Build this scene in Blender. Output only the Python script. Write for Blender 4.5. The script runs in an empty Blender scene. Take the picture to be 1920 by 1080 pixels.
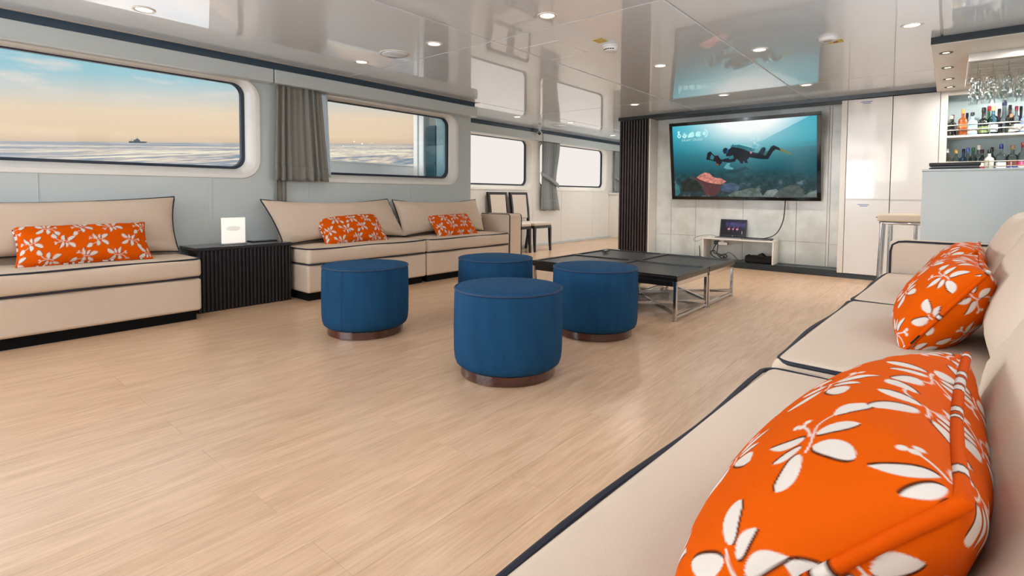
import bpy, bmesh, math, random
import numpy as np
from mathutils import Matrix, Vector, Euler
random.seed(7); rng = np.random.default_rng(7)
SC = bpy.context.scene
COL = SC.collection
PI = math.pi

def lin(r, g, b):
    f = lambda c: (c/255/12.92) if c/255 <= .04045 else ((c/255+.055)/1.055)**2.4
    return (f(r), f(g), f(b), 1.0)

# ------------------------------------------------------------------ camera
YAW, PITCH, ROLL, FPX, CY = .69756211, .04072445, .00710698, 978.804, 403.135
F = Vector((-math.sin(YAW)*math.cos(PITCH), math.cos(YAW)*math.cos(PITCH), -math.sin(PITCH)))
R0 = Vector((math.cos(YAW), math.sin(YAW), 0)); U0 = R0.cross(F)
Rv = R0*math.cos(ROLL)+U0*math.sin(ROLL); Uv = U0*math.cos(ROLL)-R0*math.sin(ROLL)
cam = bpy.data.cameras.new('camera'); camo = bpy.data.objects.new('camera', cam); COL.objects.link(camo)
M = Matrix(((Rv.x, Uv.x, -F.x), (Rv.y, Uv.y, -F.y), (Rv.z, Uv.z, -F.z))).to_4x4()
M.translation = Vector((0, 0, .95)); camo.matrix_world = M
cam.sensor_width = 36; cam.lens = FPX/1920*36; cam.shift_y = (CY-540)/1920
cam.clip_start = .02; cam.clip_end = 40000
SC.camera = camo

# ------------------------------------------------------------------ world, sun, exposure
SC.view_settings.view_transform = 'Standard'; SC.view_settings.look = 'None'
SC.view_settings.gamma = 1; SC.view_settings.use_curve_mapping = False
SC.view_settings.exposure = -0.04
SC.cycles.use_denoising = True
SC.cycles.max_bounces = 8; SC.cycles.diffuse_bounces = 5; SC.cycles.glossy_bounces = 4
SC.cycles.transparent_max_bounces = 16; SC.cycles.transmission_bounces = 4
SC.cycles.sample_clamp_indirect = 6.0
SC.cycles.caustics_reflective = False; SC.cycles.caustics_refractive = False
SEA_N = Vector((.06029331, -.06940298, .995765))      # the yacht heels and trims a little, so the sea is tilted in its frame
wd = bpy.data.worlds.new('sky'); SC.world = wd; wd.use_nodes = True
nt = wd.node_tree; nt.nodes.clear()
N = nt.nodes.new; Lk = nt.links.new
tc = N('ShaderNodeTexCoord'); dot = N('ShaderNodeVectorMath'); dot.operation = 'DOT_PRODUCT'; dot.inputs[1].default_value = SEA_N
Lk(tc.outputs['Generated'], dot.inputs[0])
ramp = N('ShaderNodeValToRGB'); cr = ramp.color_ramp
for p, c in ((0, (222, 196, 170)), (.012, (242, 214, 182)), (.045, (243, 219, 190)), (.072, (214, 214, 206)), (.10, (164, 206, 216)), (.15, (138, 201, 220)), (.30, (170, 208, 226)), (1, (196, 216, 234))):
    e = cr.elements.new(p) if p not in (0, 1) else cr.elements[0 if p == 0 else -1]
    e.position = p; e.color = lin(*c)
Lk(dot.outputs['Value'], ramp.inputs[0])
mp = N('ShaderNodeMapping'); mp.inputs['Scale'].default_value = (5, 5, 26); Lk(tc.outputs['Generated'], mp.inputs[0])
cn = N('ShaderNodeTexNoise'); cn.inputs['Scale'].default_value = 2.3; cn.inputs['Detail'].default_value = 5; Lk(mp.outputs[0], cn.inputs['Vector'])
cm = N('ShaderNodeMapRange'); cm.inputs['From Min'].default_value = .52; cm.inputs['From Max'].default_value = .70; cm.clamp = True; Lk(cn.outputs['Fac'], cm.inputs[0])
ch = N('ShaderNodeMapRange'); ch.inputs['From Min'].default_value = .055; ch.inputs['From Max'].default_value = .09; Lk(dot.outputs['Value'], ch.inputs[0])
mm = N('ShaderNodeMath'); mm.operation = 'MULTIPLY'; Lk(cm.outputs[0], mm.inputs[0]); Lk(ch.outputs[0], mm.inputs[1])
mm2 = N('ShaderNodeMath'); mm2.operation = 'MULTIPLY'; mm2.inputs[1].default_value = .75; Lk(mm.outputs[0], mm2.inputs[0])
mix = N('ShaderNodeMixRGB'); mix.inputs[2].default_value = lin(240, 226, 216); Lk(mm2.outputs[0], mix.inputs[0]); Lk(ramp.outputs[0], mix.inputs[1])
bg = N('ShaderNodeBackground'); bg.inputs['Strength'].default_value = 1.03; Lk(mix.outputs[0], bg.inputs['Color'])
wo = N('ShaderNodeOutputWorld'); Lk(bg.outputs[0], wo.inputs[0])

def sun(name, direction, strength, angle, color):
    l = bpy.data.lights.new(name, 'SUN'); l.energy = strength; l.angle = math.radians(angle); l.color = color
    o = bpy.data.objects.new(name, l); COL.objects.link(o)
    o.rotation_euler = Vector(direction).to_track_quat('-Z', 'Y').to_euler(); return o
sun('low_sun', (-.012, 1, -.004), .35, .4, (1, .86, .72))           # low sun from astern, through the rear windows
sun('bright_sky', (1, .45, -.62), 2.2, 50, (.86, .94, 1))           # wide bright sky on the port side, through the left windows
sun('horizon_glow', (1, .25, -.16), 4.8, 30, (.95, .97, 1))           # the bright band of sky just over the horizon
DOWN_W, PANE_FAR, PANE_REAR, PANE_RIGHT = 2.2, .97, 23.0, 3.6

def area(name, loc, direction, sx, sy, energy, color):
    l = bpy.data.lights.new(name, 'AREA'); l.shape = 'RECTANGLE'; l.size = sx; l.size_y = sy; l.energy = energy; l.color = color
    o = bpy.data.objects.new(name, l); COL.objects.link(o); o.location = loc
    o.rotation_euler = Vector(direction).to_track_quat('-Z', 'Z').to_euler(); return o
area('aft_fill_light', (-4.70, -2.5, 1.5), (1, .45, .0), 2.6, .75, 120, (.80, .92, 1))  # added lamp before the blank aft wall, brightens the right sofa from the left
area('ceiling_fill_light', (-15, 2.5, -1.2), (1, 0, .12), 30, 6, 850, (.90, .95, 1))     # added lamp outside, out of view, to brighten the ceiling from below

# ------------------------------------------------------------------ materials
def mat(name, col, rough=.5, metal=0, coat=0, coat_r=.05, spec=.5, ior=None, emit=None, estr=1, var=0, vscale=8, vstretch=(1, 1, 1), bump=0, bscale=200, bstretch=(1, 1, 1), sheen=0, col2=None, attr=None, alpha=None):
    m = bpy.data.materials.new(name); m.use_nodes = True
    nt = m.node_tree; b = nt.nodes['Principled BSDF']
    c = lin(*col) if len(col) == 3 else col
    b.inputs['Base Color'].default_value = c
    b.inputs['Roughness'].default_value = rough; b.inputs['Metallic'].default_value = metal
    b.inputs['Coat Weight'].default_value = coat; b.inputs['Coat Roughness'].default_value = coat_r
    b.inputs['Specular IOR Level'].default_value = spec
    if ior: b.inputs['IOR'].default_value = ior
    if sheen: b.inputs['Sheen Weight'].default_value = sheen; b.inputs['Sheen Roughness'].default_value = .5
    tc = nt.nodes.new('ShaderNodeTexCoord')
    def noise(scale, stretch, detail=4):
        mp = nt.nodes.new('ShaderNodeMapping'); mp.inputs['Scale'].default_value = stretch
        nt.links.new(tc.outputs['Object'], mp.inputs[0])
        n = nt.nodes.new('ShaderNodeTexNoise'); n.inputs['Scale'].default_value = scale; n.inputs['Detail'].default_value = detail
        nt.links.new(mp.outputs[0], n.inputs['Vector']); return n
    src = None
    if attr:
        a = nt.nodes.new('ShaderNodeVertexColor'); a.layer_name = attr; src = a.outputs['Color']
        nt.links.new(src, b.inputs['Base Color'])
    if var:
        n = noise(vscale, vstretch, 6)
        r = nt.nodes.new('ShaderNodeValToRGB')
        c2 = lin(*col2) if col2 else tuple(max(0, x*(1-var)) for x in c[:3])+(1,)
        r.color_ramp.elements[0].position = .35; r.color_ramp.elements[1].position = .65
        r.color_ramp.elements[0].color = c2; r.color_ramp.elements[1].color = c
        nt.links.new(n.outputs['Fac'], r.inputs[0]); nt.links.new(r.outputs[0], b.inputs['Base Color'])
    if bump:
        n = noise(bscale, bstretch, 3); bp = nt.nodes.new('ShaderNodeBump'); bp.inputs['Strength'].default_value = bump
        bp.inputs['Distance'].default_value = .002
        nt.links.new(n.outputs['Fac'], bp.inputs['Height']); nt.links.new(bp.outputs[0], b.inputs['Normal'])
    if emit:
        b.inputs['Emission Color'].default_value = lin(*emit); b.inputs['Emission Strength'].default_value = estr
        if emit == 'attr' or attr: 
            if src: nt.links.new(src, b.inputs['Emission Color'])
    return m

def glass_mat(name, tint, refl=.9, base=.04):
    m = bpy.data.materials.new(name); m.use_nodes = True; nt = m.node_tree; nt.nodes.clear()
    t = nt.nodes.new('ShaderNodeBsdfTransparent'); t.inputs[0].default_value = lin(*tint)
    g = nt.nodes.new('ShaderNodeBsdfGlossy'); g.inputs['Roughness'].default_value = .02; g.inputs[0].default_value = (refl, refl, refl, 1)
    lw = nt.nodes.new('ShaderNodeFresnel'); lw.inputs[0].default_value = 1.45
    mr = nt.nodes.new('ShaderNodeMath'); mr.operation = 'MULTIPLY_ADD'; mr.inputs[1].default_value = .9; mr.inputs[2].default_value = base-.04
    nt.links.new(lw.outputs[0], mr.inputs[0]); mr.use_clamp = True
    x = nt.nodes.new('ShaderNodeMixShader'); nt.links.new(mr.outputs[0], x.inputs[0]); nt.links.new(t.outputs[0], x.inputs[1]); nt.links.new(g.outputs[0], x.inputs[2])
    o = nt.nodes.new('ShaderNodeOutputMaterial'); nt.links.new(x.outputs[0], o.inputs[0]); return m

def emis(name, col, strength, sample=True):
    m = bpy.data.materials.new(name); m.use_nodes = True; nt = m.node_tree; nt.nodes.clear()
    e = nt.nodes.new('ShaderNodeEmission'); e.inputs[0].default_value = lin(*col); e.inputs[1].default_value = strength
    o = nt.nodes.new('ShaderNodeOutputMaterial'); nt.links.new(e.outputs[0], o.inputs[0])
    if not sample: m.cycles.emission_sampling = 'NONE'     # the lamp itself stands just below its glowing face
    return m

MT = {}
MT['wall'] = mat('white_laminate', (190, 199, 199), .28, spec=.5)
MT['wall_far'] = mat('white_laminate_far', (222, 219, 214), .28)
MT['frame_white'] = mat('white_moulding', (226, 224, 218), .3)
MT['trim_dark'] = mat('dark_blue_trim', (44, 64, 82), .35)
MT['trim_black'] = mat('near_black_trim', (24, 33, 38), .35)
MT['gasket'] = mat('dark_gasket', (20, 34, 52), .4)
MT['ceiling'] = mat('gloss_ceiling', (232, 243, 254), .30, coat=1, coat_r=.012, ior=1.5)
MT['ceiling'].node_tree.nodes['Principled BSDF'].inputs['Coat IOR'].default_value = 1.6
MT['groove'] = mat('joint_strip', (245, 244, 242), .35)
MT['cream'] = mat('cream_linen', (208, 189, 169), .85, var=.05, vscale=3, bump=.25, bscale=700, sheen=0, spec=.15)
MT['navy_pipe'] = mat('navy_piping', (22, 26, 42), .7)
MT['black'] = mat('black_plinth', (6, 6, 6), .8, spec=.2)
MT['velvet'] = mat('navy_velvet', (26, 70, 106), .75, var=.18, vscale=6, vstretch=(3, 3, .6), bump=.3, bscale=350, bstretch=(1, 1, .15), sheen=0, spec=.1)
MT['velvet_pipe'] = mat('navy_velvet_piping', (20, 52, 86), .7)
MT['wood_red'] = mat('red_brown_wood', (78, 34, 20), .25, coat=.5, var=.4, vscale=5, vstretch=(1, 1, 6))
MT['slat'] = mat('dark_brown_slat', (58, 46, 46), .4, var=.15, vscale=3, vstretch=(6, 6, .6))
MT['side_dark'] = mat('espresso_wood', (27, 22, 24), .38, var=.12, vscale=3, vstretch=(5, 5, .5))
MT['side_top'] = mat('espresso_top', (46, 44, 46), .22, coat=.4)
MT['table_black'] = mat('black_tray_wood', (17, 16, 17), .32, var=.3, vscale=4, vstretch=(1, 9, 1), coat=.2)
MT['table_inset'] = mat('black_leather_inset', (24, 23, 23), .36, bump=.2, bscale=300)
MT['chrome'] = mat('chrome', (205, 205, 208), .13, metal=1)
MT['steel'] = mat('brushed_steel', (190, 186, 180), .3, metal=1)
MT['marble'] = mat('pale_marble', (224, 228, 223), .22, var=.1, vscale=3.2, col2=(196, 198, 192))
MT['counter'] = mat('counter_marble', (206, 212, 210), .25, var=.1, vscale=1.6, col2=(196, 203, 201))
MT['cab'] = mat('gloss_white_cabinet', (226, 224, 222), .2, coat=.6, coat_r=.04)
MT['bar_white'] = mat('bar_white', (224, 220, 214), .3)
MT['bar_teal'] = mat('bar_back_panel', (200, 220, 224), .3)
MT['curtain'] = mat('grey_green_curtain', (122, 121, 114), .85, bump=.3, bscale=500, sheen=.1)
MT['curtain_far'] = mat('grey_blue_curtain', (140, 146, 148), .85, bump=.3, bscale=500)
MT['lining'] = mat('silver_lining', (196, 206, 214), .3, metal=.6, bump=.8, bscale=60)
MT['tv_black'] = mat('tv_gloss_black', (10, 11, 13), .12, coat=.6)
MT['plastic_black'] = mat('black_plastic', (14, 14, 16), .4)
MT['plastic_grey'] = mat('grey_plastic', (120, 122, 128), .4)
MT['plastic_white'] = mat('white_plastic', (228, 228, 226), .35)
MT['yellow'] = mat('yellow_tag', (214, 196, 96), .5)
MT['red_mark'] = mat('tag_mark', (150, 60, 40), .5)
MT['blue_ink'] = mat('blue_label_print', (70, 116, 178), .5)
MT['chair_wood'] = mat('black_chair_wood', (26, 20, 22), .35)
MT['chair_pad'] = mat('chair_pad', (206, 196, 184), .8, bump=.2, bscale=600)
MT['stool_pad'] = mat('stool_pad', (214, 196, 172), .6)
MT['paper'] = mat('white_card', (244, 238, 230), .5)
MT['paper_grey'] = mat('grey_print', (206, 204, 198), .5)
MT['leather_black'] = mat('black_leather', (14, 13, 14), .35, bump=.3, bscale=200)
MT['cloth_black'] = mat('black_cloth', (10, 10, 11), .9)
MT['white_steel'] = mat('white_bulwark', (214, 214, 214), .4)
MT['teal_post'] = mat('teal_tinted_post', (98, 140, 148), .3)
MT['teal_dark'] = mat('dark_teal_glass', (28, 62, 76), .15)
MT['glass'] = glass_mat('window_glass', (252, 253, 253), .5, .02)
MT['clear'] = glass_mat('clear_glass', (238, 244, 244), 1, .07)
MT['lamp'] = emis('warm_lamp', (255, 240, 222), 5, False)
MT['lamp_soft'] = emis('bar_lamp', (255, 226, 186), 4, False)
MT['pane_far'] = emis('overexposed_pane', (250, 242, 236), PANE_FAR)
MT['pane_rear'] = emis('bright_pane', (240, 246, 255), PANE_REAR)
MT['pane_right'] = emis('bright_pane_right', (246, 248, 255), PANE_RIGHT)
MT['added_glow'] = emis('added_panel_glow', (255, 250, 244), 1.6)  # glow of the added panel that faces the far wall
MT['print'] = mat('orange_floral_print', (230, 100, 10), .75, attr='print', bump=.15, bscale=900, spec=.05)
MT['orange'] = mat('orange_cotton', (222, 92, 8), .75)

def wood_floor():
    m = bpy.data.materials.new('pale_oak_plank'); m.use_nodes = True; nt = m.node_tree; b = nt.nodes['Principled BSDF']
    n = nt.nodes.new; l = nt.links.new
    tc = n('ShaderNodeNewGeometry'); oi = n('ShaderNodeObjectInfo')
    off = n('ShaderNodeVectorMath'); off.operation = 'SCALE'; off.inputs[0].default_value = (.0, .9, .0); l(oi.outputs['Random'], off.inputs['Scale'])
    ad = n('ShaderNodeVectorMath'); l(tc.outputs['Position'], ad.inputs[0]); l(off.outputs[0], ad.inputs[1])
    def nz(sc, stretch, det=5, dist=0):
        mp = n('ShaderNodeMapping'); mp.inputs['Scale'].default_value = stretch; l(ad.outputs[0], mp.inputs[0])
        t = n('ShaderNodeTexNoise'); t.inputs['Scale'].default_value = sc; t.inputs['Detail'].default_value = det; t.inputs['Distortion'].default_value = dist
        l(mp.outputs[0], t.inputs['Vector']); return t
    n1 = nz(3.2, (7, .8, 1), 6, .8); n2 = nz(9, (12, .7, 1), 5); n3 = nz(1.3, (2, .6, 1), 3, .5)
    r1 = n('ShaderNodeValToRGB'); e = r1.color_ramp.elements
    e[0].position = .34; e[0].color = lin(202, 165, 130); e[1].position = .66; e[1].color = lin(219, 184, 151)
    x = e.new(.5); x.color = lin(212, 176, 142); l(n1.outputs['Fac'], r1.inputs[0])
    r2 = n('ShaderNodeValToRGB'); e = r2.color_ramp.elements
    e[0].position = .38; e[0].color = (.85, .83, .81, 1); e[1].position = .56; e[1].color = (1, 1, 1, 1); l(n2.outputs['Fac'], r2.inputs[0])
    mx = n('ShaderNodeMixRGB'); mx.blend_type = 'MULTIPLY'; mx.inputs[0].default_value = .75; l(r1.outputs[0], mx.inputs[1]); l(r2.outputs[0], mx.inputs[2])
    r3 = n('ShaderNodeMapRange'); r3.inputs['To Min'].default_value = .99; r3.inputs['To Max'].default_value = 1.01; l(oi.outputs['Random'], r3.inputs[0])
    mv = n('ShaderNodeVectorMath'); mv.operation = 'SCALE'; l(mx.outputs[0], mv.inputs[0]); l(r3.outputs[0], mv.inputs['Scale'])
    r4 = n('ShaderNodeMapRange'); r4.inputs['From Min'].default_value = .3; r4.inputs['From Max'].default_value = .7; r4.inputs['To Min'].default_value = .95; r4.inputs['To Max'].default_value = 1.03; l(n3.outputs['Fac'], r4.inputs[0])
    mw = n('ShaderNodeVectorMath'); mw.operation = 'SCALE'; l(mv.outputs[0], mw.inputs[0]); l(r4.outputs[0], mw.inputs['Scale'])
    l(mw.outputs[0], b.inputs['Base Color'])
    b.inputs['Roughness'].default_value = .36; b.inputs['Specular IOR Level'].default_value = .7; b.inputs['Coat Weight'].default_value = .35; b.inputs['Coat Roughness'].default_value = .22
    bp = n('ShaderNodeBump'); bp.inputs['Strength'].default_value = .12; bp.inputs['Distance'].default_value = .001
    l(n2.outputs['Fac'], bp.inputs['Height']); l(bp.outputs[0], b.inputs['Normal'])
    return m
MT['floor'] = wood_floor()

def sea_mat():
    m = bpy.data.materials.new('open_sea'); m.use_nodes = True; nt = m.node_tree; b = nt.nodes['Principled BSDF']
    n = nt.nodes.new; l = nt.links.new
    tc = n('ShaderNodeTexCoord')
    def nz(sc, det, stretch=(1, 1, 1)):
        mp = n('ShaderNodeMapping'); mp.inputs['Scale'].default_value = stretch; l(tc.outputs['Object'], mp.inputs[0])
        t = n('ShaderNodeTexNoise'); t.inputs['Scale'].default_value = sc; t.inputs['Detail'].default_value = det; l(mp.outputs[0], t.inputs['Vector']); return t
    # wake foam with sun glints painted into the base colour; streaks lie across the line of sight
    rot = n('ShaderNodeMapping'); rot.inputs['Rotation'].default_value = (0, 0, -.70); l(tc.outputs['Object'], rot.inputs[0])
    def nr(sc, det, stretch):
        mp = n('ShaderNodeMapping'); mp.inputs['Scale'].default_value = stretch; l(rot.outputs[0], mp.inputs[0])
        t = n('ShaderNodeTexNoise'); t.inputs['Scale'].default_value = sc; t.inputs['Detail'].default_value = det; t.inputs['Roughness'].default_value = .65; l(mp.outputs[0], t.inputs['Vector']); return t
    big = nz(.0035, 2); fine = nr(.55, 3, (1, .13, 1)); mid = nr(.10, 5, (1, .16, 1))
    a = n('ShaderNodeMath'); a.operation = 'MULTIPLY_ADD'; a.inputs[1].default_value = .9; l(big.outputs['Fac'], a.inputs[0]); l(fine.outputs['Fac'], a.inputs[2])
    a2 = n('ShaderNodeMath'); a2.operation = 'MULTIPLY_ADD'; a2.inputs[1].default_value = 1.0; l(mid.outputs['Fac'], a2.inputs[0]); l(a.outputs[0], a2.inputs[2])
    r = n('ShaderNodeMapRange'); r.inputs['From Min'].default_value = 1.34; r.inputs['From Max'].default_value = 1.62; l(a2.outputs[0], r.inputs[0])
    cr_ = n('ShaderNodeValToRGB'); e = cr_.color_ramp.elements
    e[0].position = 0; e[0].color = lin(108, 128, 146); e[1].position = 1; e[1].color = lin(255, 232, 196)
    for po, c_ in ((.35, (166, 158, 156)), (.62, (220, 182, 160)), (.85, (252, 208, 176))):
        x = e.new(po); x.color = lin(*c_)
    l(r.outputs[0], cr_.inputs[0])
    df = n('ShaderNodeBsdfDiffuse'); l(cr_.outputs[0], df.inputs[0]); g = n('ShaderNodeBsdfGlossy'); g.inputs['Roughness'].default_value = .35
    ms = n('ShaderNodeMixShader'); ms.inputs[0].default_value = .06; l(df.outputs[0], ms.inputs[1]); l(g.outputs[0], ms.inputs[2])
    nt.nodes.remove(b); l(ms.outputs[0], nt.nodes['Material Output'].inputs[0])
    return m
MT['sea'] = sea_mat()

# ------------------------------------------------------------------ mesh helpers
W = {}
def Wm(o): return W.get(o.name, Matrix.Identity(4))
def thing(name, label, cat, loc=(0, 0, 0), rz=0, group=None, rx=0):
    o = bpy.data.objects.new(name, None); COL.objects.link(o); o.empty_display_size = .05
    o.location = loc; o.rotation_euler = (rx, 0, rz)
    W[o.name] = Matrix.Translation(Vector(loc)) @ Euler((rx, 0, rz)).to_matrix().to_4x4()
    o['label'] = label; o['category'] = cat
    if group: o['group'] = group
    return o
def tag(o, label=None, cat=None, group=None, kind=None):
    if label: o['label'] = label
    if cat: o['category'] = cat
    if group: o['group'] = group
    if kind: o['kind'] = kind
    return o

class MB:
    """collects vertices and faces"""
    def __init__(s): s.v = []; s.f = []; s.n = 0; s.wn = 0
    def add(s, V, Fc):
        V = np.asarray(V, float).reshape(-1, 3); s.v.append(V); s.f += [tuple(i+s.n for i in f) for f in Fc]; s.n += len(V); return s
    def V(s): return np.concatenate(s.v) if s.v else np.zeros((0, 3))
    def xf(s, M):
        A = np.array(M); V = s.V(); s.v = [V @ A[:3, :3].T + A[:3, 3]]; return s
    def box(s, x0, x1, y0, y1, z0, z1):
        return s.add([(x0, y0, z0), (x1, y0, z0), (x1, y1, z0), (x0, y1, z0), (x0, y0, z1), (x1, y0, z1), (x1, y1, z1), (x0, y1, z1)],
                     [(0, 3, 2, 1), (4, 5, 6, 7), (0, 1, 5, 4), (1, 2, 6, 5), (2, 3, 7, 6), (3, 0, 4, 7)])
    def rbox(s, x0, x1, y0, y1, z0, z1, r=.01, div=(1, 1, 1), rs=2, fn=None):
        h = np.array([(x1-x0)/2, (y1-y0)/2, (z1-z0)/2]); c = np.array([(x1+x0)/2, (y1+y0)/2, (z1+z0)/2]); r = min(r, h.min()*.9)
        ax = []
        for i in range(3):
            e = [r*(1-math.tan(PI/4*k/rs)) for k in range(rs, -1, -1)]     # 0..r from the corner plane
            a = [-h[i]+q for q in e]; inner = list(np.linspace(-(h[i]-r), h[i]-r, div[i]+1)[1:-1]); b = [-q for q in a[::-1]]
            ax.append(a+inner+b)
        idx = {}; V = []; Fc = []
        def vid(p):
            k = (round(p[0], 9), round(p[1], 9), round(p[2], 9))
            if k not in idx: idx[k] = len(V); V.append(p)
            return idx[k]
        for d in range(3):
            u, w = (d+1) % 3, (d+2) % 3
            for sg in (-1, 1):
                for i in range(len(ax[u])-1):
                    for j in range(len(ax[w])-1):
                        q = []
                        for (a, b) in ((i, j), (i+1, j), (i+1, j+1), (i, j+1)):
                            p = [0, 0, 0]; p[d] = sg*h[d]; p[u] = ax[u][a]; p[w] = ax[w][b]; q.append(vid(tuple(p)))
                        Fc.append(tuple(q if sg > 0 else q[::-1]))
        V = np.array(V); inn = np.clip(V, -(h-r), h-r); dd = V-inn; L = np.linalg.norm(dd, axis=1, keepdims=True)
        V = inn+r*dd/np.maximum(L, 1e-9)
        if fn: V = fn(V, h)
        else: s.wn += len(V)
        return s.add(V+c, Fc)
    def tube(s, P, r, n=8, closed=False, caps=True):
        P = [Vector(p) for p in P]; k = len(P); V = []; up = None
        for i in range(k):
            a = P[(i-1) % k] if (closed or i > 0) else P[i]; b = P[(i+1) % k] if (closed or i < k-1) else P[i]
            t = (b-a)
            if t.length < 1e-9: t = Vector((0, 0, 1))
            t.normalize()
            if up is None:
                up = Vector((0, 0, 1)) if abs(t.z) < .9 else Vector((1, 0, 0))
            x = (up-t*up.dot(t))
            if x.length < 1e-6: x = t.orthogonal()
            x.normalize(); up = x; y = t.cross(x)
            rr = r[i] if hasattr(r, '__len__') else r
            for j in range(n):
                q = 2*PI*j/n; V.append(P[i]+x*(rr*math.cos(q))+y*(rr*math.sin(q)))
        Fc = []
        for i in range(k if closed else k-1):
            for j in range(n):
                a, b = i*n, ((i+1) % k)*n
                Fc.append((a+j, a+(j+1) % n, b+(j+1) % n, b+j))
        if not closed and caps: Fc += [tuple(range(n))[::-1], tuple((k-1)*n+j for j in range(n))]
        return s.add([tuple(v) for v in V], Fc)
    def cyl(s, a, b, r, n=12): return s.tube([a, b], r, n)
    def lathe(s, prof, c=(0, 0, 0), n=24, pw=2, sx=1, sy=1, caps=True):
        V = []; k = len(prof)
        for (r, z) in prof:
            for j in range(n):
                q = 2*PI*j/n + (PI/n if pw > 2 else 0); cx, sn = math.cos(q), math.sin(q)
                d = (abs(cx)**pw+abs(sn)**pw)**(-1/pw)
                V.append((c[0]+r*cx*d*sx, c[1]+r*sn*d*sy, c[2]+z))
        Fc = [(i*n+j, i*n+(j+1) % n, (i+1)*n+(j+1) % n, (i+1)*n+j) for i in range(k-1) for j in range(n)]
        if caps:
            if prof[0][0] > 1e-5: Fc.append(tuple(range(n))[::-1])
            if prof[-1][0] > 1e-5: Fc.append(tuple((k-1)*n+j for j in range(n)))
        return s.add(V, Fc)
    def loft(s, loops, closed=True):
        n = len(loops[0]); V = [p for l in loops for p in l]
        Fc = [(i*n+j, i*n+(j+1) % n, (i+1)*n+(j+1) % n, (i+1)*n+j) for i in range(len(loops)-1) for j in range(n if closed else n-1)]
        return s.add(V, Fc)
    def grid(s, X):
        a, b = X.shape[:2]
        i = np.arange(a-1)[:, None]*b+np.arange(b-1)[None]; i = i.ravel()
        return s.add(X.reshape(-1, 3), np.stack([i, i+b, i+b+1, i+1], 1).tolist())

def build(name, mb, m, parent=None, smooth=True, colors=None, sharp=40, world=True):
    """world-space geometry -> one mesh object, expressed in the frame of the thing it belongs to"""
    V = mb.V(); Mw = Wm(parent) if parent else Matrix.Identity(4)
    if parent and world:
        A = np.array(Mw.inverted()); V = V @ A[:3, :3].T + A[:3, 3]
    me = bpy.data.meshes.new(name)
    me.from_pydata(V.tolist(), [], mb.f); me.update()
    if colors is not None:
        a = me.color_attributes.new('print', 'FLOAT_COLOR', 'POINT')
        c = np.ones((len(V), 4), np.float32); c[:, :3] = colors; a.data.foreach_set('color', c.ravel())
    if m: me.materials.append(MT[m] if isinstance(m, str) else m)
    if smooth and mb.wn and mb.wn == mb.n:          # rounded boxes: let the large flat faces set the normals
        me.shade_smooth(); nf = len(me.polygons); ar = np.empty(nf); nr = np.empty(nf*3)
        me.polygons.foreach_get('area', ar); me.polygons.foreach_get('normal', nr); nr = nr.reshape(-1, 3)*(ar**2)[:, None]
        vn = np.zeros((len(V), 3)); ls = np.array([len(f) for f in mb.f]); np.add.at(vn, np.concatenate([np.array(f) for f in mb.f]), np.repeat(nr, ls, 0))
        vn /= np.maximum(np.linalg.norm(vn, axis=1, keepdims=True), 1e-20)
        me.normals_split_custom_set_from_vertices(vn.tolist())
    elif smooth and not mb.wn:
        me.shade_smooth()
        try: me.set_sharp_from_angle(angle=math.radians(sharp))
        except Exception: pass
    o = bpy.data.objects.new(name, me); COL.objects.link(o)
    if parent: o.parent = parent; W[o.name] = Mw
    return o
def single(name, label, cat, mb, m, loc=None, group=None, **k):
    """a thing that is one mesh, its origin at its base"""
    V = mb.V(); c = Vector(((V[:, 0].min()+V[:, 0].max())/2, (V[:, 1].min()+V[:, 1].max())/2, V[:, 2].min())) if loc is None else Vector(loc)
    mb.xf(Matrix.Translation(-c)); o = build(name, mb, m, **k); o.location = c; W[o.name] = Matrix.Translation(c)
    return tag(o, label, cat, group)
def struct(name, mb, m, parent=None, **k):
    o = build(name, mb, m, parent, **k)
    if not parent: o['kind'] = 'structure'
    return o
def dup(root, loc=None, rz=None, label=None, group=None, move=None):
    r = root.copy(); COL.objects.link(r)
    if loc is not None: r.location = loc
    if move is not None: r.location = Vector(root.location)+Vector(move)
    if rz is not None: r.rotation_euler = (0, 0, rz)
    if label: r['label'] = label
    if group: r['group'] = group
    for ch in list(root.children):
        c = ch.copy(); COL.objects.link(c); c.parent = r
        for g in list(ch.children):
            d = g.copy(); COL.objects.link(d); d.parent = c
    return r
def rrect(a0, a1, b0, b1, r, n=8):
    """rounded rectangle as 2-D points, counter-clockwise"""
    P = []
    for (cx, cy, q0) in ((a1-r, b1-r, 0), (a0+r, b1-r, PI/2), (a0+r, b0+r, PI), (a1-r, b0+r, 1.5*PI)):
        for k in range(n+1):
            q = q0+PI/2*k/n; P.append((cx+r*math.cos(q), cy+r*math.sin(q)))
    return P
def plate_with_holes(outer, holes, to3d, face):
    bm = bmesh.new(); ed = []
    for lp in [outer]+holes:
        vs = [bm.verts.new(to3d(*p)) for p in lp]
        for i in range(len(vs)): ed.append(bm.edges.new((vs[i], vs[(i+1) % len(vs)])))
    bmesh.ops.triangle_fill(bm, use_beauty=True, edges=ed)
    bm.normal_update()
    bad = [f for f in bm.faces if f.normal.dot(Vector(face)) < 0]
    if bad: bmesh.ops.reverse_faces(bm, faces=bad)
    bm.verts.index_update(); mb = MB(); mb.add([tuple(v.co) for v in bm.verts], [tuple(v.index for v in f.verts) for f in bm.faces]); bm.free(); return mb
def add_solid(o, t, off):
    md = o.modifiers.new('thickness', 'SOLIDIFY'); md.thickness = t; md.offset = off; md.use_even_offset = False

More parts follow.
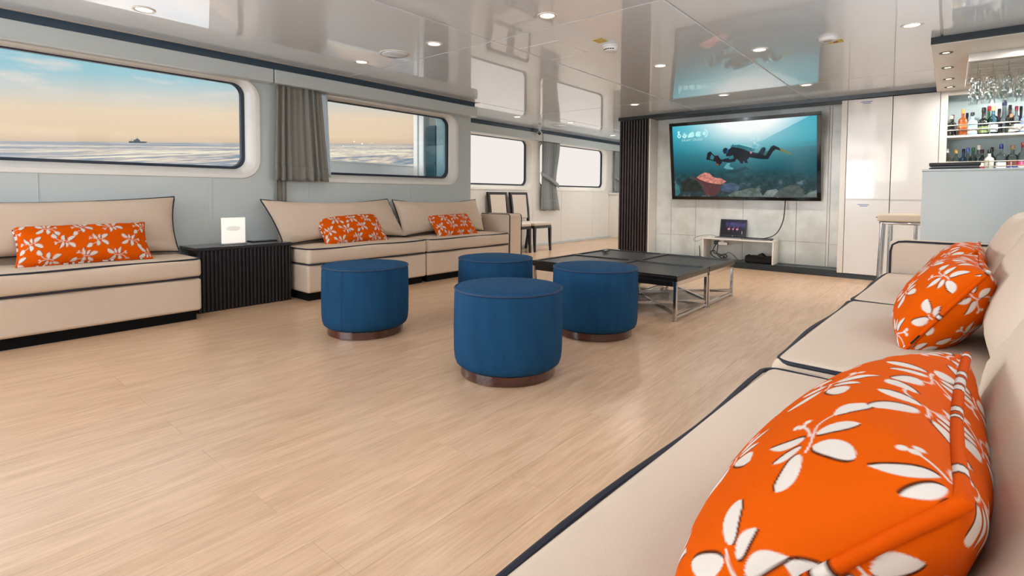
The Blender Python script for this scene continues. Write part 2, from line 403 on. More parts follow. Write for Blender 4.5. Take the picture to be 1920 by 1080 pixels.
# ------------------------------------------------------------------ setting
XN, XF, YE, YB, H = -4.78, -5.75, 4.86, 7.1, 2.1
floor = struct('floor', MB().box(-6.0, 1.5, -4.1, 11.4, -.06, -.006), 'floor')
pw, pl = .195, 1.22
plank_mb = MB().rbox(-.5*pw+.0003, .5*pw-.0003, -.5*pl+.0003, .5*pl-.0003, -.0059, 0, .0007, rs=1)
plank0 = None
rest = MB(); cnt = 0
k0 = int(math.floor((-5.75+1.69)/pw)); k1 = int(math.ceil((1.4+1.69)/pw))
for k in range(k0, k1):
    xc = -1.69+pw*(k+.5)
    y0 = .715+(0 if k % 2 == 0 else pl/2)
    for j in range(-5, 10):
        yc = y0+pl*(j+.5)
        if yc < -4 or yc > 11: continue
        if -.62 < yc < 7.3 and -4.75 < xc < .3 and xc < .25+.0*yc and cnt < 190 and not (yc < 2.2 and xc < -4.4):
            if plank0 is None:
                plank0 = build('floor_plank', plank_mb, 'floor', floor); o = plank0
            else:
                o = plank0.copy(); COL.objects.link(o)
            o.location = (xc, yc, 0); cnt += 1
        else:
            rest.box(xc-pw/2+.0006, xc+pw/2-.0006, yc-pl/2+.0006, yc+pl/2-.0006, -.0059, 0)
o = build('outer_floor_planks', rest, 'floor', floor, smooth=False); o['kind'] = 'stuff'

# ceiling: base with separate glossy panels
ceil = struct('ceiling', MB().box(-6.0, 1.5, -4.1, 11.4, H+.012, H+.06), 'groove', smooth=False)
def cpanel(x0, x1, y0, y1):
    g = .006
    build('ceiling_panel', MB().rbox(x0+g, x1-g, y0+g, y1-g, H, H+.012, .003, rs=1), 'ceiling', ceil)
xs = [-4.60, -2.68, -1.33, -.08, 1.45]; ys = [-4.0, .0, 2.96, 6.10, 11.3]
for i in range(len(xs)-1):
    for j in range(len(ys)-1): cpanel(xs[i], xs[i+1], ys[j], ys[j+1])
cpanel(-5.66, -4.60, 4.86, 7.6); cpanel(-5.66, -4.60, 7.6, 11.3)

# windows ----------------------------------------------------------------
def window(name, y0, y1, z0, z1, xw, glass='glass', depth=.085, r=.09, seal='gasket'):
    """xw: room face of the wall; opening y0..y1, z0..z1 at the glass"""
    xg = xw-depth; e = .085
    lp = lambda d, x, rr: [(x, p[0], p[1]) for p in rrect(y0-d, y1+d, z0-d*.75, z1+d*.35, rr, 8)]
    fr = MB().loft([lp(e+.05, xw+.001, r+.08), lp(e+.045, xw+.008, r+.08), lp(e+.01, xw+.008, r+.05), lp(e, xw+.004, r+.045), lp(.022, xg+.02, r+.01), lp(.016, xg-.004, r)])
    f = struct(name, fr, 'frame_white')
    build('gasket', MB().loft([lp(.024, xg+.022, r+.01), lp(.020, xg+.026, r+.01), lp(-.004, xg+.022, r), lp(-.010, xg-.002, r)]), seal, f)
    pane = MB().add(lp(.012, xg-.003, r), [tuple(range(36))]).add(lp(.012, xg-.009, r), [tuple(range(36))[::-1]])
    build('pane', pane, glass, f, smooth=False)
    return rrect(y0-.085, y1+.085, z0-.06, z1+.03, r+.045, 8)
wn = [window('window_1', -.75, 2.03, 1.168, 1.895, XN), window('window_2', 2.62, 4.50, 1.150, 1.875, XN)]
wf = [window('window_3', 5.05, 7.29, 1.112, 1.88, XF, 'pane_far'), window('window_4', 7.72, 9.94, 1.112, 1.88, XF, 'pane_far'), window('window_5', 10.5, 11.1, 1.112, 1.88, XF, 'pane_far')]
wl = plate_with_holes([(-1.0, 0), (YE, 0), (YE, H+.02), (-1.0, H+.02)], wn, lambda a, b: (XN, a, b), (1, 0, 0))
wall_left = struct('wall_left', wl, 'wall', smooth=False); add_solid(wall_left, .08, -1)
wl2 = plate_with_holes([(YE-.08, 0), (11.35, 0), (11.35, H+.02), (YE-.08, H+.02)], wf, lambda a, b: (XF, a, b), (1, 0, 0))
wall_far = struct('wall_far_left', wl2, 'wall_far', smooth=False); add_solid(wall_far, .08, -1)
struct('wall_return', MB().box(XF-.06, XN-.081, YE-.06, YE, 0, H+.02), 'wall', smooth=False)
struct('wall_left_aft', MB().box(XN-.08, XN, -4.0, -1.0, 0, H+.02), 'wall', smooth=False)
struct('wall_end', MB().box(XF-.08, -3.3, 11.35, 11.43, 0, H+.02), 'wall', smooth=False)
# joint strips on the lining panels
for y, w in ((.655, .006), (1.74, .030), (3.88, .008), (2.62, .008)):
    build('joint_strip', MB().rbox(XN, XN+.003, y-w/2, y+w/2, .06, 1.08, .001, rs=1), 'wall', wall_left)
for y in (7.45, 8.35, 9.5):
    build('joint_strip', MB().rbox(XF, XF+.004, y-.012, y+.012, .05, 1.02, .001, rs=1), 'wall_far', wall_far)
struct('baseboard_left', MB().rbox(XF, XF+.03, YE, 11.35, 0, .045, .004, rs=1), 'wall')
# valances and the dark shadow gap above them
for i, (y0, y1, x) in enumerate(((-3.9, 2.235, -4.66), (2.245, YE-.005, -4.655))):
    struct('trim_%d' % (i+1), MB().rbox(XN, x, y0, y1, 1.925, 2.046, .006, rs=2), 'wall')
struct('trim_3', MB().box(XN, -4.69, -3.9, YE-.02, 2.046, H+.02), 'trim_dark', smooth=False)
for i, (y0, y1, x) in enumerate(((YE, 7.60, -5.665), (7.61, 11.3, -5.65))):
    struct('trim_%d' % (i+4), MB().rbox(XF, x, y0, y1, 1.905, 2.04, .006, rs=2), 'wall')
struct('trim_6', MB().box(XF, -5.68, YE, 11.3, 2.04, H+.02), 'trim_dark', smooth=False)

# rear wall with window openings the low sun shines through
holes = []
for x0, x1 in ((-.98, -.87), (-.73, -.65), (-.58, -.42), (-.38, -.24)):
    for z0, z1 in ((1.155, 1.575), (1.805, 2.075)): holes.append([(x0, z0), (x1, z0), (x1, z1), (x0, z1)])
wr = plate_with_holes([(-4.85, 0), (1.5, 0), (1.5, H+.02), (-4.85, H+.02)], holes, lambda a, b: (a, -4.0, b), (0, 1, 0))
wall_rear = struct('wall_rear', wr, 'wall', smooth=False); add_solid(wall_rear, .05, -1)
# bright windows on the rear wall beside the openings, and over the right-hand sofa
def lit_window(name, a, b, axis, m, bars=0):
    f = MB(); p = MB(); (x0, x1), (z0, z1) = a, b
    if axis[0] == 'y':
        y = axis[1]
        for (u0, u1, v0, v1) in ((x0-.05, x0, z0-.05, z1+.05), (x1, x1+.05, z0-.05, z1+.05), (x0, x1, z0-.05, z0), (x0, x1, z1, z1+.05)): f.box(u0, u1, y, y+.03, v0, v1)
        p.box(x0, x1, y, y+.012, z0, z1)
    else:
        x = axis[1]
        for (u0, u1, v0, v1) in ((x0-.05, x0, z0-.05, z1+.05), (x1, x1+.05, z0-.05, z1+.05), (x0, x1, z0-.05, z0), (x0, x1, z1, z1+.05)): f.box(x-.03, x, u0, u1, v0, v1)
        p.box(x-.012, x, x0, x1, z0, z1)
    o = struct(name, f, 'frame_white', smooth=False); build('pane', p, m, o, smooth=False)
    if bars:
        for k in range(1, bars): u = x0+(x1-x0)*k/bars; build('glazing_bar', MB().box(u-.03, u+.03, axis[1], axis[1]+.03, z0, z1), 'frame_white', o, smooth=False)
        zz = z0+(z1-z0)*.55; build('glazing_bar', MB().box(x0, x1, axis[1], axis[1]+.028, zz-.03, zz+.03), 'frame_white', o, smooth=False)
lit_window('window_6', (-4.3, -3.3), (.9, 1.95), ('y', -3.999), 'pane_rear')
lit_window('window_7', (-2.9, -1.7), (.9, 1.95), ('y', -3.999), 'pane_rear', 3)
XR = .66
lit_window('window_8', (-3.4, -1.2), (1.15, 1.9), ('x', XR-.001), 'pane_right')
lit_window('window_9', (-.3, 1.9), (1.15, 1.9), ('x', XR-.001), 'pane_right')
lit_window('window_10', (2.3, 4.0), (1.15, 1.9), ('x', XR-.001), 'pane_right')
struct('wall_right', MB().box(XR, XR+.08, -4.0, 4.45, 0, H+.02).box(XR, 1.5, 4.45, 4.53, 0, H+.02).box(1.42, 1.5, 4.53, 7.6, 0, H+.02), 'wall', smooth=False)

lit_window('added_glow_panel', (8.2, 10.6), (.05, 2.0), ('x', -3.861), 'added_glow')  # added glowing panel, unseen behind the column, brightens the far wall
# back wall: niche with marble panels
struct('wall_back', MB().box(-3.86, -.99, 7.372, 7.45, 0, H+.02).box(-.99, 1.5, 7.66, 7.74, 0, H+.02), 'marble', smooth=False)
wb = bpy.data.objects['wall_back']
cols = [-3.352, -3.12, -2.76, -2.12, -1.48, -1.145]
for i in range(len(cols)-1):
    for z0, z1 in ((.083, .372), (.375, 2.04)):
        build('marble_panel', MB().rbox(cols[i]+.0015, cols[i+1]-.0015, 7.352, 7.372, z0, z1, .002, rs=1), 'marble', wb)
for z0, z1 in ((.083, .36), (.363, 2.04)):
    build('marble_panel', MB().rbox(-1.115, -.992, 7.352, 7.372, z0, z1, .002, rs=1), 'marble', wb)
build('joint_strip', MB().rbox(-1.143, -1.117, 7.345, 7.37, .083, 2.04, .003, rs=1), 'bar_white', wb)
struct('trim_7', MB().rbox(-3.37, -3.352, YB, 7.372, .0, 2.05, .003, rs=1), 'bar_white')
struct('trim_8', MB().rbox(-3.86, -.09, YB-.02, YB+.02, 2.052, H+.01, .003, rs=1).box(-3.37, -.99, YB+.02, 7.372, 2.052, H+.01), 'trim_black', smooth=False)
struct('baseboard_back', MB().rbox(-3.351, -.99, YB, 7.352, 0, .08, .004, rs=1).box(-.99, -.09, YB+.005, 7.3, 0, .053), 'trim_black', smooth=False)
struct('wall_passage', MB().box(-3.86, -3.80, 7.45, 11.4, 0, H+.02), 'wall', smooth=False)

# slatted column
t = thing('slatted_column', 'dark brown column clad in narrow vertical slats left of the television niche', 'column', (-3.605, 7.22, 0))
build('core', MB().box(-3.84, -3.372, YB+.022, 7.37, 0, 2.05), 'black', t, smooth=False)
s0 = None
for i in range(11):
    x = -3.828+.0445*i
    if s0 is None: s0 = build('slat', MB().rbox(x-.013, x+.013, YB-.006, YB+.022, 0, 2.05, .008, rs=2), 'slat', t)
    else:
        o = s0.copy(); COL.objects.link(o); o.location.x = .0445*i

# pilaster in the passage
t = thing('white_pilaster', 'white boxed ledge post under the far curtain in the passage', 'post', (-5.65, 10.3, 0))
build('post', MB().rbox(XF+.001, -5.55, 10.18, 10.48, 0, .95, .006), 'bar_white', t)
build('cap', MB().rbox(XF+.001, -5.53, 10.14, 10.52, .95, .985, .006), 'bar_white', t)

# outside: sea, bulwark, post, ship ---------------------------------------
P0 = Vector((0, 0, -3)); ex = Vector((1, 0, 0)); ex = (ex-SEA_N*ex.dot(SEA_N)).normalized(); ey = SEA_N.cross(ex)
big = 30000
smb = MB().add([tuple(P0+ex*(a*big)+ey*(b*big)) for a, b in ((-1, -1), (1, -1), (1, 1), (-1, 1))], [(0, 1, 2, 3)])
o = build('sea', smb, 'sea', smooth=False); tag(o, 'open sea with wash and painted pinkish glints under a sunset sky beyond the windows', 'sea', kind='stuff')
t = thing('side_deck_bulwark', 'white bulwark of the side deck seen low through the second window', 'bulwark', (-6.0, 4.6, 0))
build('plating', MB().box(-6.05, -6.0, 3.35, 5.9, -.2, 1.33), 'white_steel', t, smooth=False)
build('cap_rail', MB().rbox(-6.08, -5.97, 3.3, 5.9, 1.33, 1.355, .01), 'white_steel', t)
t = thing('deck_post', 'teal tinted deck post behind the right end of the second window', 'post', (-5.6, 4.75, 0))
build('post', MB().rbox(-5.62, -5.52, 4.70, 4.78, -.1, 2.4, .01), 'white_steel', t)
build('tinted_screen', MB().rbox(-5.50, -5.30, 4.72, 4.76, 1.0, 1.86, .018, rs=3), 'teal_dark', t)
build('screen_frame', MB().rbox(-5.30, -5.02, 4.73, 4.79, 1.0, 2.0, .01, rs=2), 'teal_post', t)
bp = Vector((-2665.4, 687.9, 206.3)); sc_ = 1.15
t = thing('distant_ship', 'small ship far off on the horizon beyond the large left window', 'ship', bp)
lx = Vector((.24, .97, 0)).normalized(); ly = Vector((-lx.y, lx.x, 0))
def ship(b): return [tuple(bp+lx*(p[0]*sc_)+ly*(p[1]*sc_)+Vector((0, 0, p[2]*sc_))) for p in b]
hull = MB().add(ship([(-26, -4, -2), (20, -4, -2), (30, 0, 6), (-26, -5, 5), (20, -5, 6), (20, 4, -2), (-26, 4, -2), (-26, 5, 5), (20, 5, 6)]),
                [(0, 1, 4, 3), (1, 2, 4), (5, 6, 7, 8), (2, 5, 8), (3, 4, 8, 7), (4, 2, 8), (0, 3, 7, 6), (0, 6, 5, 1), (1, 5, 2)])
build('hull', hull, 'plastic_grey', t, smooth=False)
cb = MB().box(-12, 8, -3.5, 3.5, 5, 11).box(-6, 4, -3, 3, 11, 15); cb.v = [np.array(ship(cb.V().tolist()))]
build('deckhouse', cb, 'plastic_grey', t, smooth=False)
for a_, z0_, z1_ in ((0, 15, 24), (-18, 5, 14)):
    mb_ = MB().cyl((a_, 0, z0_), (a_, 0, z1_), .55, 6); mb_.v = [np.array(ship(mb_.V().tolist()))]; build('mast', mb_, 'plastic_grey', t)

#PART2
# ------------------------------------------------------------------ soft furnishings
def cushion(w, h, t, nu, nv, k=.16, kx=.05, pw=2.4, wrinkle=.0, shear=0, seed=0, both=True):
    """knife-edged pillow: local x along the width, y along the height, z out of the front. Returns front grid, back grid, seam loop"""
    def spaced(n):
        q = np.linspace(-1, 1, n); return np.sign(q)*(1-(1-np.abs(q))**1.5)
    u, v = np.meshgrid(spaced(nu), spaced(nv), indexing='ij')
    def xy(u, v):
        x = w/2*u*(1-kx*(1-v**2)*np.abs(u)**3)+shear*v; y = h/2*v*(1-k*(1-u**2)*np.abs(v)**3); return x, y
    x, y = xy(u, v)
    g = ((1-np.abs(u)**pw).clip(0)*(1-np.abs(v)**pw).clip(0))**.5
    z = t/2*g**.85
    if wrinkle:
        r = np.random.default_rng(seed); ph = r.uniform(0, 6, 6)
        e = (np.abs(u)**3+np.abs(v)**3).clip(0, 1.2)*g**.5
        z = z+wrinkle*e*(np.sin(u*17+ph[0]+3*v)*.5+np.sin(v*13+u*9+ph[1])*.5+np.sin((u-v)*23+ph[2])*.35)
    Fg = np.stack([x, y, z], -1); Bg = np.stack([x, y, -z], -1)[::-1]
    s = np.linspace(-1, 1, 24)[:-1]
    P = [(a, -1) for a in s]+[(1, a) for a in s]+[(-a, 1) for a in s]+[(-1, -a) for a in s]
    sx, sy = xy(np.array([p[0] for p in P]), np.array([p[1] for p in P]))
    return Fg, Bg, np.stack([sx, sy, np.zeros_like(sx)], -1)

def frame(c, X, Y):
    X = Vector(X).normalized(); Y = Vector(Y); Y = (Y-X*X.dot(Y)).normalized(); Z = X.cross(Y)
    m = Matrix(((X.x, Y.x, Z.x), (X.y, Y.y, Z.y), (X.z, Y.z, Z.z))).to_4x4(); m.translation = Vector(c); return m

def rpath(a0, a1, b0, b1, r, fn, n=5): return [fn(*p) for p in rrect(a0, a1, b0, b1, r, n)]

def sofa(root, mp, modules, depth, back, frame_span, zt=None):
    """geometry in (d, y, z): d is the distance back from the front edge; mp maps it to the world"""
    def put(name, mb, m, parent=root, **k):
        mb.v = [mp(mb.V())]
        if mp.flip: mb.f = [f[::-1] for f in mb.f]
        return build(name, mb, m, parent, **k)
    for i, (y0, y1) in enumerate(modules):
        z1 = .462 if zt is None else zt[i]
        put('plinth', MB().box(.045, depth-.03, y0+.03, y1-.03, 0, .075), 'black', smooth=False)
        put('base', MB().rbox(.004, depth-.01, y0+.004, y1-.004, .072, .312, .022, (2, 3, 2), 3), 'cream')
        def puff(V, h):
            q = V/h; V = V.copy(); top = q[:, 2] > .2
            V[:, 2] += np.where(top, .016*(1-np.abs(q[:, 0])**2.5).clip(0)*(1-np.abs(q[:, 1])**4).clip(0), 0)
            V[:, 0] += -.012*(q[:, 0] < -.3)*(1-q[:, 2]**2).clip(0)*(1-np.abs(q[:, 1])**6).clip(0)
            return V
        c = put('seat_cushion', MB().rbox(-.004, depth-.02, y0+.002, y1-.002, .316, z1, .035, (8, 14, 4), 4, puff), 'cream')
        wob = lambda p: .003*math.sin(p*9+i)
        for zz, s_ in ((z1-.008, 1), (.322, 1)):
            pth = [(d+.006*math.sin(y*7+i*2)*(d < .1), y, zz+wob(y+d)*.6) for d, y in [q for q in dens(rrect(.002, depth-.03, y0+.008, y1-.008, .05, 6))]]
            put('piping', MB().tube(pth, .0065, 7, True), 'navy_pipe', c)
    y0, y1, d0, d1, zb = frame_span
    put('back_frame', MB().rbox(d0, d1, y0, y1, .3, zb, .03, (1, 4, 2), 3), 'cream')
    for i, (yc, w, sh, zc, hgt, db, dt, t) in enumerate(back):
        Fg, Bg, S = cushion(w, hgt, t, 36, 22, k=.2, kx=.03, wrinkle=.011, shear=sh, seed=i+int(yc*10))
        Yv = Vector((dt-db, 0, hgt)).normalized(); n = Vector((-Yv.z, 0, Yv.x)); c0 = Vector(((db+dt)/2, yc, zc))
        def loc(A): return np.array(c0)+A[..., :1]*np.array((0, 1, 0))+A[..., 1:2]*np.array(Yv)+A[..., 2:3]*np.array(n)
        b = put('back_cushion', MB().grid(loc(Fg)).grid(loc(Bg)), 'cream')
        put('piping', MB().tube([tuple(p) for p in loc(S)], .0065, 7, True), 'navy_pipe', b)
    return put
def dens(P, step=.09):
    out = []
    for i in range(len(P)):
        a, b = P[i], P[(i+1) % len(P)]; L = math.dist(a, b); n = max(1, int(L/step))
        for k in range(n): out.append((a[0]+(b[0]-a[0])*k/n, a[1]+(b[1]-a[1])*k/n))
    return out
class Left:
    flip = True
    def __call__(s, V): V = np.asarray(V); return np.stack([-4.22-V[:, 0], V[:, 1], V[:, 2]], -1)
class Right:
    flip = False
    def __call__(s, V):
        V = np.asarray(V); a = -.039; c, q = math.cos(a), math.sin(a)
        return np.stack([-.462+V[:, 0]*c-V[:, 1]*q, V[:, 0]*q+V[:, 1]*c, V[:, 2]], -1)
lm, rm = Left(), Right()
#                                             yc   width shear  zc   height d_bottom d_top thick
s1 = thing('sofa', 'beige sofa with navy piping under the large left window, nearest on the left', 'sofa', (-4.5, .6, 0), group=None)
sofa(s1, lm, [(-.9, 1.475)], .53, [(.50, 1.88, 0, .695, .43, .37, .45, .20)], (-.9, 1.45, .47, .55, .66))
s2 = thing('sofa', 'long beige two-seat sofa with an arm, between the dark sideboard and the dining chairs', 'sofa', (-4.5, 3.7, 0))
put = sofa(s2, lm, [(2.30, 3.64), (3.645, 4.99)], .53,
     [(2.86, 1.36, -.075, .68, .42, .33, .45, .20), (4.20, 1.30, -.03, .675, .41, .33, .44, .20)], (2.30, 4.99, .45, .54, .66))
put('arm', MB().rbox(.004, .52, 4.995, 5.235, .072, .692, .03, (2, 2, 3), 3), 'cream')
armo = bpy.data.objects[[o.name for o in s2.children if o.name.startswith('arm')][0]]
put('piping', MB().tube([(.006, 5.0, .08), (.006, 5.0, .64), (.008, 5.003, .675), (.03, 5.012, .69), (.5, 5.012, .69)], .006, 7), 'navy_pipe', armo)
put('piping', MB().tube([(.5, 5.222, .69), (.03, 5.222, .69), (.008, 5.229, .675), (.006, 5.232, .64), (.006, 5.232, .08)], .006, 7), 'navy_pipe', armo)
s3 = thing('sofa', 'long beige three-seat sofa with navy piping along the right side, nearest the camera', 'sofa', (-.462, 0, 0), -.039)
put = sofa(s3, rm, [(.12, 1.668), (1.69, 2.90), (2.915, 4.10)], .66,
     [(.93, 1.42, 0, .69, .43, .470, .720, .19), (2.32, 1.20, 0, .685, .44, .495, .690, .19), (3.53, 1.13, 0, .685, .43, .475, .650, .17)],
     (.12, 4.1, .70, .78, .70), zt=(.448, .464, .464))
put('arm', MB().rbox(.012, .76, 4.108, 4.275, .072, .672, .03, (3, 2, 3), 3), 'cream')
armo = [o for o in s3.children if o.name.startswith('arm')][0]
put('piping', MB().tube([(.02, 4.112, .1), (.02, 4.112, .60), (.03, 4.112, .642), (.06, 4.112, .663), (.10, 4.112, .668), (.74, 4.112, .668)], .0065, 7), 'navy_pipe', armo)

# floral printed pillows ----------------------------------------------------
def floral(P, seed, w, h, res, sc=1.0):
    """P: (n,2) metres measured along the cloth -> flat printed colours (orange ground, white leaves with a dark line on one side)"""
    n = len(P); col = np.tile(np.array(lin(202, 80, 0)[:3]), (n, 1))
    r = np.random.default_rng(seed); white = np.array(lin(208, 198, 188)[:3]); dark = np.array(lin(50, 22, 14)[:3])
    def put(sel, a, c): col[sel] = col[sel]*(1-a[:, None])+c*a[:, None]
    def leaf(cx, cy, ang, L, wd, tip):
        sel = np.nonzero((np.abs(P[:, 0]-cx) < L*1.2) & (np.abs(P[:, 1]-cy) < L*1.2))[0]
        if not len(sel): return
        Q = P[sel]; ca, sa = math.cos(ang), math.sin(ang)
        def cover(dx, dy, gw):
            X = (Q[:, 0]-cx-dx)*ca+(Q[:, 1]-cy-dy)*sa; Y = -(Q[:, 0]-cx-dx)*sa+(Q[:, 1]-cy-dy)*ca
            s = X/L; prof = np.where((s > 0) & (s < 1), (s.clip(0, 1)**.62)*((1-s).clip(0, 1)**(.62+.5*tip))*(1.9+.9*tip), 0)
            return np.where(prof > 0, ((wd/2*prof+gw-np.abs(Y-.10*L*np.sin(s*3)))/res+.5).clip(0, 1), 0)
        put(sel, cover(-sa*-.0022, ca*-.0022, .0010)*.92, dark); put(sel, cover(0, 0, 0), white)
    def dot(x, y, rad, c):
        sel = np.nonzero((np.abs(P[:, 0]-x) < rad*2) & (np.abs(P[:, 1]-y) < rad*2))[0]
        if len(sel): put(sel, ((rad-np.hypot(P[sel, 0]-x, P[sel, 1]-y))/res+.5).clip(0, 1), c)
    def stem(x0, y0, x1, y1, bend):
        for k in range(26):
            s = k/25; b_ = bend*4*s*(1-s)*.25; dot(x0+(x1-x0)*s-(y1-y0)*b_, y0+(y1-y0)*s+(x1-x0)*b_, .0013*sc, white)
    PX, PY = .172*sc, .112*sc
    nx = int(w/PX)+3; ny = int(h/PY)+3
    for i in range(-1, nx):
        for j in range(-1, ny):
            cx = -w/2-.02+(i+(.5 if j % 2 else 0))*PX+r.uniform(-.010, .010); cy = -h/2-.01+j*PY+r.uniform(-.008, .008)
            if abs(cx) > w/2+.14 or abs(cy) > h/2+.14: continue
            a0 = r.uniform(-.35, .35)+(PI if (i+2*j) % 3 == 0 else 0); m_ = 1 if (i+j) % 2 else -1
            ro = lambda x, y: (cx+sc*(m_*x*math.cos(a0)-y*math.sin(a0)), cy+sc*(m_*x*math.sin(a0)+y*math.cos(a0)))
            an = lambda d: a0+(math.radians(d) if m_ > 0 else PI-math.radians(d))
            stem(*ro(-.012, -.004), *ro(.018, .002), .3); stem(*ro(-.012, -.006), *ro(-.050, -.030), .9); stem(*ro(-.010, .0), *ro(-.042, .014), -.3)
            for (lx, ly, la, L, wd, tp) in ((-.010, .006, 108, .050, .018, 1.), (.004, .008, 80, .036, .015, .6), (.018, .008, 42, .046, .030, 0),
                                            (-.008, -.008, 262, .042, .024, .2), (.012, -.006, 310, .050, .028, 0), (-.046, -.022, 236, .040, .030, 0)):
                leaf(*ro(lx, ly), an(la), L*sc, wd*sc, tp)
            for (bx, by) in ((-.042, .014), (-.050, .009), (-.046, .022)): dot(*ro(bx, by), .0046*sc, white)
    return col
def throw_pillow(label, c, X, Y, w=.62, h=.33, t=.17, res=.004, seed=0, back=True, k=.07, tagpos=None):
    nu, nv = int(w/res), int(h/res)
    Fg, Bg, S = cushion(w, h, t, nu, nv, k=k, kx=.05, pw=2.2, wrinkle=.0035, seed=seed)
    # the cloth is longer than its outline because it bulges: measure along it so the print does not stretch
    def along(G):
        du = np.linalg.norm(np.diff(G, axis=0), axis=2); dv = np.linalg.norm(np.diff(G, axis=1), axis=2)
        S = np.zeros(G.shape[:2]); T = np.zeros(G.shape[:2]); S[1:] = np.cumsum(du, 0); T[:, 1:] = np.cumsum(dv, 1)
        a, b = G.shape[0]//2, G.shape[1]//2
        S = S-S[a:a+1]; T = T-T[:, b:b+1]
        return np.stack([S, T], -1).reshape(-1, 2)
    Bs = Bg
    col = floral(along(Fg), seed, w+.16, h+.16, res*.9)
    colb = floral(along(Bs), seed+5, w+.16, h+.16, res*.9)
    m = frame(c, X, Y)
    mb = MB().grid(Fg).grid(Bs)
    o = build('throw_pillow', mb, 'print', None, colors=np.concatenate([col, colb]), sharp=80)
    o.matrix_world = m; W[o.name] = m; tag(o, label, 'pillow', 'orange floral throw pillows')
    r = np.random.default_rng(seed+3)
    pth = [(p[0]*1.004, p[1]*1.006, 0) for p in S]
    # resample the seam finely so the printed stripes of the cord are crisp
    Q = []
    for i in range(len(pth)):
        a, b = pth[i], pth[(i+1) % len(pth)]; L = math.dist(a, b); n = max(1, int(L/.004))
        Q += [tuple(a[k_]+(b[k_]-a[k_])*q/n for k_ in range(3)) for q in range(n)]
    tb = MB().tube(Q, .0062, 10, True); cl = []; s = 0; cur = 0
    orange, white, dark = (np.array(lin(*q)[:3]) for q in ((198, 74, 0), (208, 198, 188), (60, 26, 16)))
    left_ = 0
    for i in range(len(Q)):
        if left_ <= 0:
            cur = (cur+1) % 2; left_ = r.integers(3, 9) if cur == 0 else (r.integers(2, 4) if r.random() < .55 else r.integers(14, 44))
            edge = True
        c_ = (white if cur == 0 else orange) if not edge else dark; edge = False; left_ -= 1
        cl += [c_]*10
    p = build('piping', tb, 'print', o, colors=np.array(cl), world=False)
    if tagpos:
        x, y = tagpos; build('care_tag', MB().rbox(x-.012, x+.012, y-.006, y+.03, -.001, .004, .001, rs=1), 'cloth_black', o, world=False)
    return o
fr = lambda d, y, z: tuple(rm(np.array([[d, y, z]]))[0])
ydir = (.039, 1, 0)
throw_pillow('large orange floral pillow nearest the camera on the right-hand sofa', (-.093, .783, .586), (-.023, -1, .053), (.22, 0, .25), .60, .345, .20, .0018, 3)
throw_pillow('orange floral pillow on the middle seat of the right-hand sofa, with a small black tag', (-.005, 2.28, .60), (.0, -1, .0), (.19, .0, .27), .55, .33, .22, .0025, 11, tagpos=(.265, -.12))
throw_pillow('farthest orange floral pillow on the right-hand sofa, next to its arm', (.015, 3.22, .585), (-.05, -1, 0), (.18, 0, .27), .55, .33, .20, .004, 17)
throw_pillow('orange floral pillow alone on the near left sofa', (-4.435, .84, .595), (.04, 1, .008), (-.20, 0, .25), .70, .31, .14, .0035, 24)
throw_pillow('orange floral pillow on the left seat of the long sofa behind the stools', (-4.47, 2.90, .595), (.0, 1, .045), (-.20, -.03, .25), .68, .33, .15, .004, 31)
throw_pillow('orange floral pillow on the right seat of the long sofa, by its arm', (-4.43, 4.22, .572), (.0, 1, .02), (-.2, -.02, .25), .63, .32, .15, .0045, 38)

# round navy stools -----------------------------------------------------------
def stool_round():
    t = thing('round_ottoman', '', 'ottoman', (0, 0, 0), 0, 'round navy velvet ottomans')
    R_ = .288
    build('base_ring', MB().lathe([(.245, 0), (.252, .004), (.252, .05), (.245, .056)], n=48), 'wood_red', t)
    prof = [(.245, .052), (.262, .056), (.276, .068), (.284, .09), (R_, .13), (R_+.002, .25), (R_, .38), (R_-.001, .43), (R_-.006, .452)]
    b = build('upholstery', MB().lathe(prof, n=64, caps=False), 'velvet', t)
    build('seat_pad', MB().lathe([(R_-.006, .452), (R_-.02, .461), (R_-.07, .468), (.14, .473), (.05, .475), (0, .4755)], n=64, caps=False), 'velvet', t)
    circ = lambda r, z: [(r*math.cos(2*PI*k/64), r*math.sin(2*PI*k/64), z) for k in range(64)]
    build('piping', MB().tube(circ(R_-.004, .453), .006, 7, True), 'velvet_pipe', t)
    build('seam', MB().tube([((p[0]+.0006)*math.cos(-1.15), (p[0]+.0006)*math.sin(-1.15), p[1]) for p in prof], .002, 5), 'velvet_pipe', b)
    return t
ot = stool_round()
for i, (x, y, rz, lb) in enumerate(((-1.79, 2.11, 2.2, 'round navy velvet ottoman in front of the others, nearest the camera'),
                                    (-3.06, 2.09, 0.0, 'round navy velvet ottoman standing apart at the left, before the long sofa'),
                                    (-1.85, 3.10, 1.4, 'round navy velvet ottoman at the right, against the black coffee tables'),
                                    (-2.685, 3.01, 3.0, 'farthest round navy velvet ottoman, half hidden behind the nearest one'))):
    if i == 0: o = ot; o.location = (x, y, 0); o.rotation_euler = (0, 0, rz); o['label'] = lb
    else: dup(ot, (x, y, 0), rz, lb)

